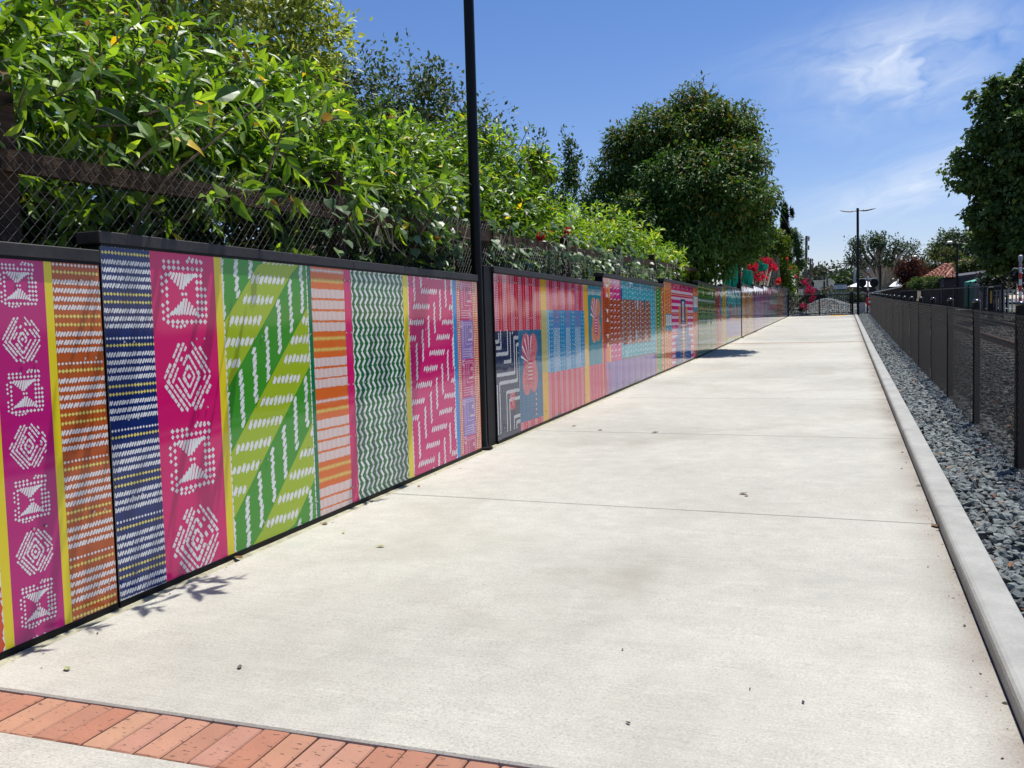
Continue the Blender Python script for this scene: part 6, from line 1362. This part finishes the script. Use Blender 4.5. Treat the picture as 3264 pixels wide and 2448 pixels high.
T = thing('pale_cabinet', 'pale grey cabinet beside the dark trunk under the plane tree', 'cabinet', loc=(x0, 47, zb)); b = MB(); b.box((x0, 47, zb), (x1, 47.8, zt_), bev=.02); b.build('body', M['canvas'], T); b = MB(); b.box((x0+.04, 46.985, zb+.3), (x1-.04, 46.998, zt_-.1)); b.build('door', M['canvas'], T)
# pale pavement and verge at the crossing
T = tag(strip_mesh('crossing_pavement', at(2975, 967, 56).x, at(3260, 967, 56).x, [44, 47], mat('pale_paving', (.42, .40, .36), .8, noise=(3, .1)), dz=.22), kind='structure')
# green shade cloth on frame behind the wall
def cloth(label, pts_top, pts_bot, m):
    b = MB(); n = 14; A, B = pts_top; C_, D = pts_bot; g = []
    for j in range(9):
        row = []
        for i in range(n+1):
            u = i/n; v = j/8; p = (A.lerp(B, u)).lerp(C_.lerp(D, u), v); row.append(p+Vector((.06*math.sin(u*19+v*3)+.04*math.sin(u*7), .05*math.cos(u*13), .03*math.sin(v*9+u*5))))
        g.append(row)
    for j in range(8):
        for i in range(n): b.face([g[j+1][i], g[j+1][i+1], g[j][i+1], g[j][i]])
    o = b.build('shade_cloth', m, smooth=True); tag(o, label, 'shade cloth', 'green shade cloths behind the wall')
cl = leaf_mat('shade_cloth', rough=.7, trans=.5, tcol=(1, 1, 1), spec=.1)
nodes = cl.node_tree; 
for n_ in list(nodes.nodes):
    if n_.type == 'ATTRIBUTE': rgb = nodes.nodes.new('ShaderNodeRGB'); rgb.outputs[0].default_value = (.015, .26, .16, 1); [nodes.links.new(rgb.outputs[0], l.to_socket) for l in list(n_.outputs['Color'].links)]
cloth('green shade cloth hanging left of the second lamp post', (at(2305, 845, 27.6), at(2352, 838, 27.9)), (at(2300, 918, 27.6), at(2352, 918, 27.9)), cl)
cloth('green shade cloth behind the bougainvillea, right of the second lamp post', (at(2362, 862, 30.5), at(2392, 858, 31)), (at(2362, 918, 30.5), at(2392, 918, 31)), cl)
cloth('small patch of green shade cloth between red flower heads', (at(2415, 835, 32), at(2440, 838, 32)), (at(2415, 862, 32), at(2440, 862, 32)), cl)
# grey paling boards behind bougainvillea
T = thing('paling_fence', 'weathered grey paling fence behind the hanging vines', 'fence', loc=at(2400, 915, 34)); pb_ = MB(); pb_.box((-.045, -.008, 0), (.045, .008, 1.0)); pm_ = pb_.mesh('paling', mat('grey_paling', (.20, .17, .15), .9, rnd_obj=.2, noise=(8, .2)))
for k in range(30): q = atX(2400+k*3.2, 915, -3.4); fch('paling', pm_, (-3.35, 30.2+k*.115*1.6, gz(30+k*.18)+.95), T).rotation_euler.z = R(90)

# ================================================================ litter on the path
def fallen(px, py, L, lab, c, rotz, curl=.25, cat='leaf', name='fallen_leaf', grp='dry leaves and bits on the path'):
    d = ray(px, py); t_ = None; lo_, hi_ = .5, 200
    for _ in range(50):
        m_ = (lo_+hi_)/2; p = Vector((0, 0, EYE))+d*m_
        if p.z > gz(p.y): lo_ = m_
        else: hi_ = m_
    p = Vector((0, 0, EYE))+d*lo_; b = MB(); V, F = T_LANCE; c_, s_ = math.cos(rotz), math.sin(rotz)
    vs2 = []
    for (x, y, z) in V:
        x2 = x*L*.5; y2 = (y-.5)*L; z2 = .004+curl*L*((y-.5)**2*1.2+x*x*1.5); xx, yy = x2*c_-y2*s_, x2*s_+y2*c_; vs2.append((p.x+xx, p.y+yy, gz(p.y+yy)+z2))
    b.v = vs2; b.f = [tuple(dict.fromkeys(f)) for f in F.tolist()]; b.f = [f for f in b.f if len(f) > 2]; b.m = [0]*len(b.f); b.c = [c]*len(b.f)
    o = b.build(name, M['drylf'], colors=True); tag(o, lab, cat, grp)
M['drylf'] = mat('dry_leaf', rough=.7, attr=True, spec=.2)
BRW = (.16, .09, .04); GRY = (.13, .11, .09); GRL = (.16, .20, .07)
k_ = 3264/2212
for (px, py, L, lab, c, rz) in ((145, 1447, .045, 'pale green leaf scrap on the concrete above the brick band', (.30, .34, .17), 1.0), (518, 1443, .034, 'flat brown leaf lying alone on the near slab', GRY, .6), (822, 1182, .05, 'thin yellow twig-like leaf in front of the herringbone panel', (.35, .32, .12), 1.7), (742, 1152, .03, 'tiny yellow leaf near the wall foot below the orange stripes', (.42, .36, .10), .4),
    (1605, 1068, .06, 'curled dark leaf in the middle of the second slab', BRW, 2.2), (1612, 1072, .04, 'small bit of bark touching the curled dark leaf', GRY, .7), (1415, 935, .07, 'dark leaf just before the third joint, right one of the pair', BRW, 1.9), (1296, 930, .06, 'dark leaf just before the third joint, left one of the pair', GRY, 1.2), (1240, 921, .06, 'small brown leaf close to the wall past the near lamp post', BRW, 2.6),
    (1735, 1519, .018, 'dark pebble-like bit right of centre on the near slab', (.03, .03, .03), .2), (515, 1207, .075, 'brown dead leaf wedged against the wall foot under the yellow bar', BRW, 1.2), (700, 1133, .06, 'brown leaf against the wall foot below the lime zigzags', BRW, 1.4), (905, 1051, .04, 'orange leaf at the wall foot near the navy pole gap', (.45, .17, .04), .3),
    (2020, 1138, .07, 'cluster of dry leaves in the kerb angle at the second joint', BRW, .4), (2035, 1147, .06, 'lower curled leaf in the kerb angle at the second joint', (.30, .22, .12), 1.4), (1985, 1050, .05, 'small dry leaf in the kerb angle above the second joint', GRY, 2.0), (2066, 1231, .04, 'green tinged leaf lying by the kerb below the second joint', GRL, .9), (2085, 1260, .035, 'dark scrap tight against the kerb', (.05, .04, .03), 1.1), (1357, 1564, .02, 'dark speck in the surface scar of the near slab', (.04, .035, .03), 1.0), (1345, 1405, .014, 'tiny dark crumb in the middle of the near slab', (.04, .035, .03), .1), (1620, 1490, .012, 'tiny dark crumb right of the surface scar', (.04, .035, .03), .1)):
    fallen(px*k_, py*k_, L, lab, c, rz)

# crumbs of leaf, bark and grit caught along the kerb and the wall foot
r = np.random.default_rng(77); n = 1100; y = r.uniform(1, 30, n)**1.0
x = np.where(r.random(n) < .62, KX-.006-np.abs(r.normal(0, .035, n)), -2.80+np.abs(r.normal(0, .05, n)))
P = np.stack([x, y, gzv(y)+.002], 1); D = rdir(n, r); D[:, 2] = np.abs(D[:, 2])*.15; U = rdir(n, r)*.3+np.array([0, 0, 1.]); L = r.gamma(2.0, .004, n).clip(.003, .03)
C = palette(n, r, [(.10, .06, .03), (.05, .04, .03), (.22, .14, .06), (.13, .12, .05)], [4, 4, 1.5, 1])
o = leaves('leaf_litter', T_SIMPLE, P, D, U, L, L*.55, C, M['drylf']); tag(o, kind='stuff')
n = 130; y = r.uniform(1.5, 30, n); x = r.uniform(KX+.15, 1.25, n); P = np.stack([x, y, gzv(y)+.03], 1); D = rdir(n, r); D[:, 2] *= .3; L = r.uniform(.02, .06, n)
o = leaves('leaf_litter', T_LANCE, P, D, rdir(n, r)*.4+np.array([0, 0, 1.]), L, L*.45, palette(n, r, [(.22, .11, .05), (.30, .20, .10), (.12, .07, .04), (.4, .36, .28)], [4, 3, 3, .6]), M['drylf']); tag(o, kind='stuff')
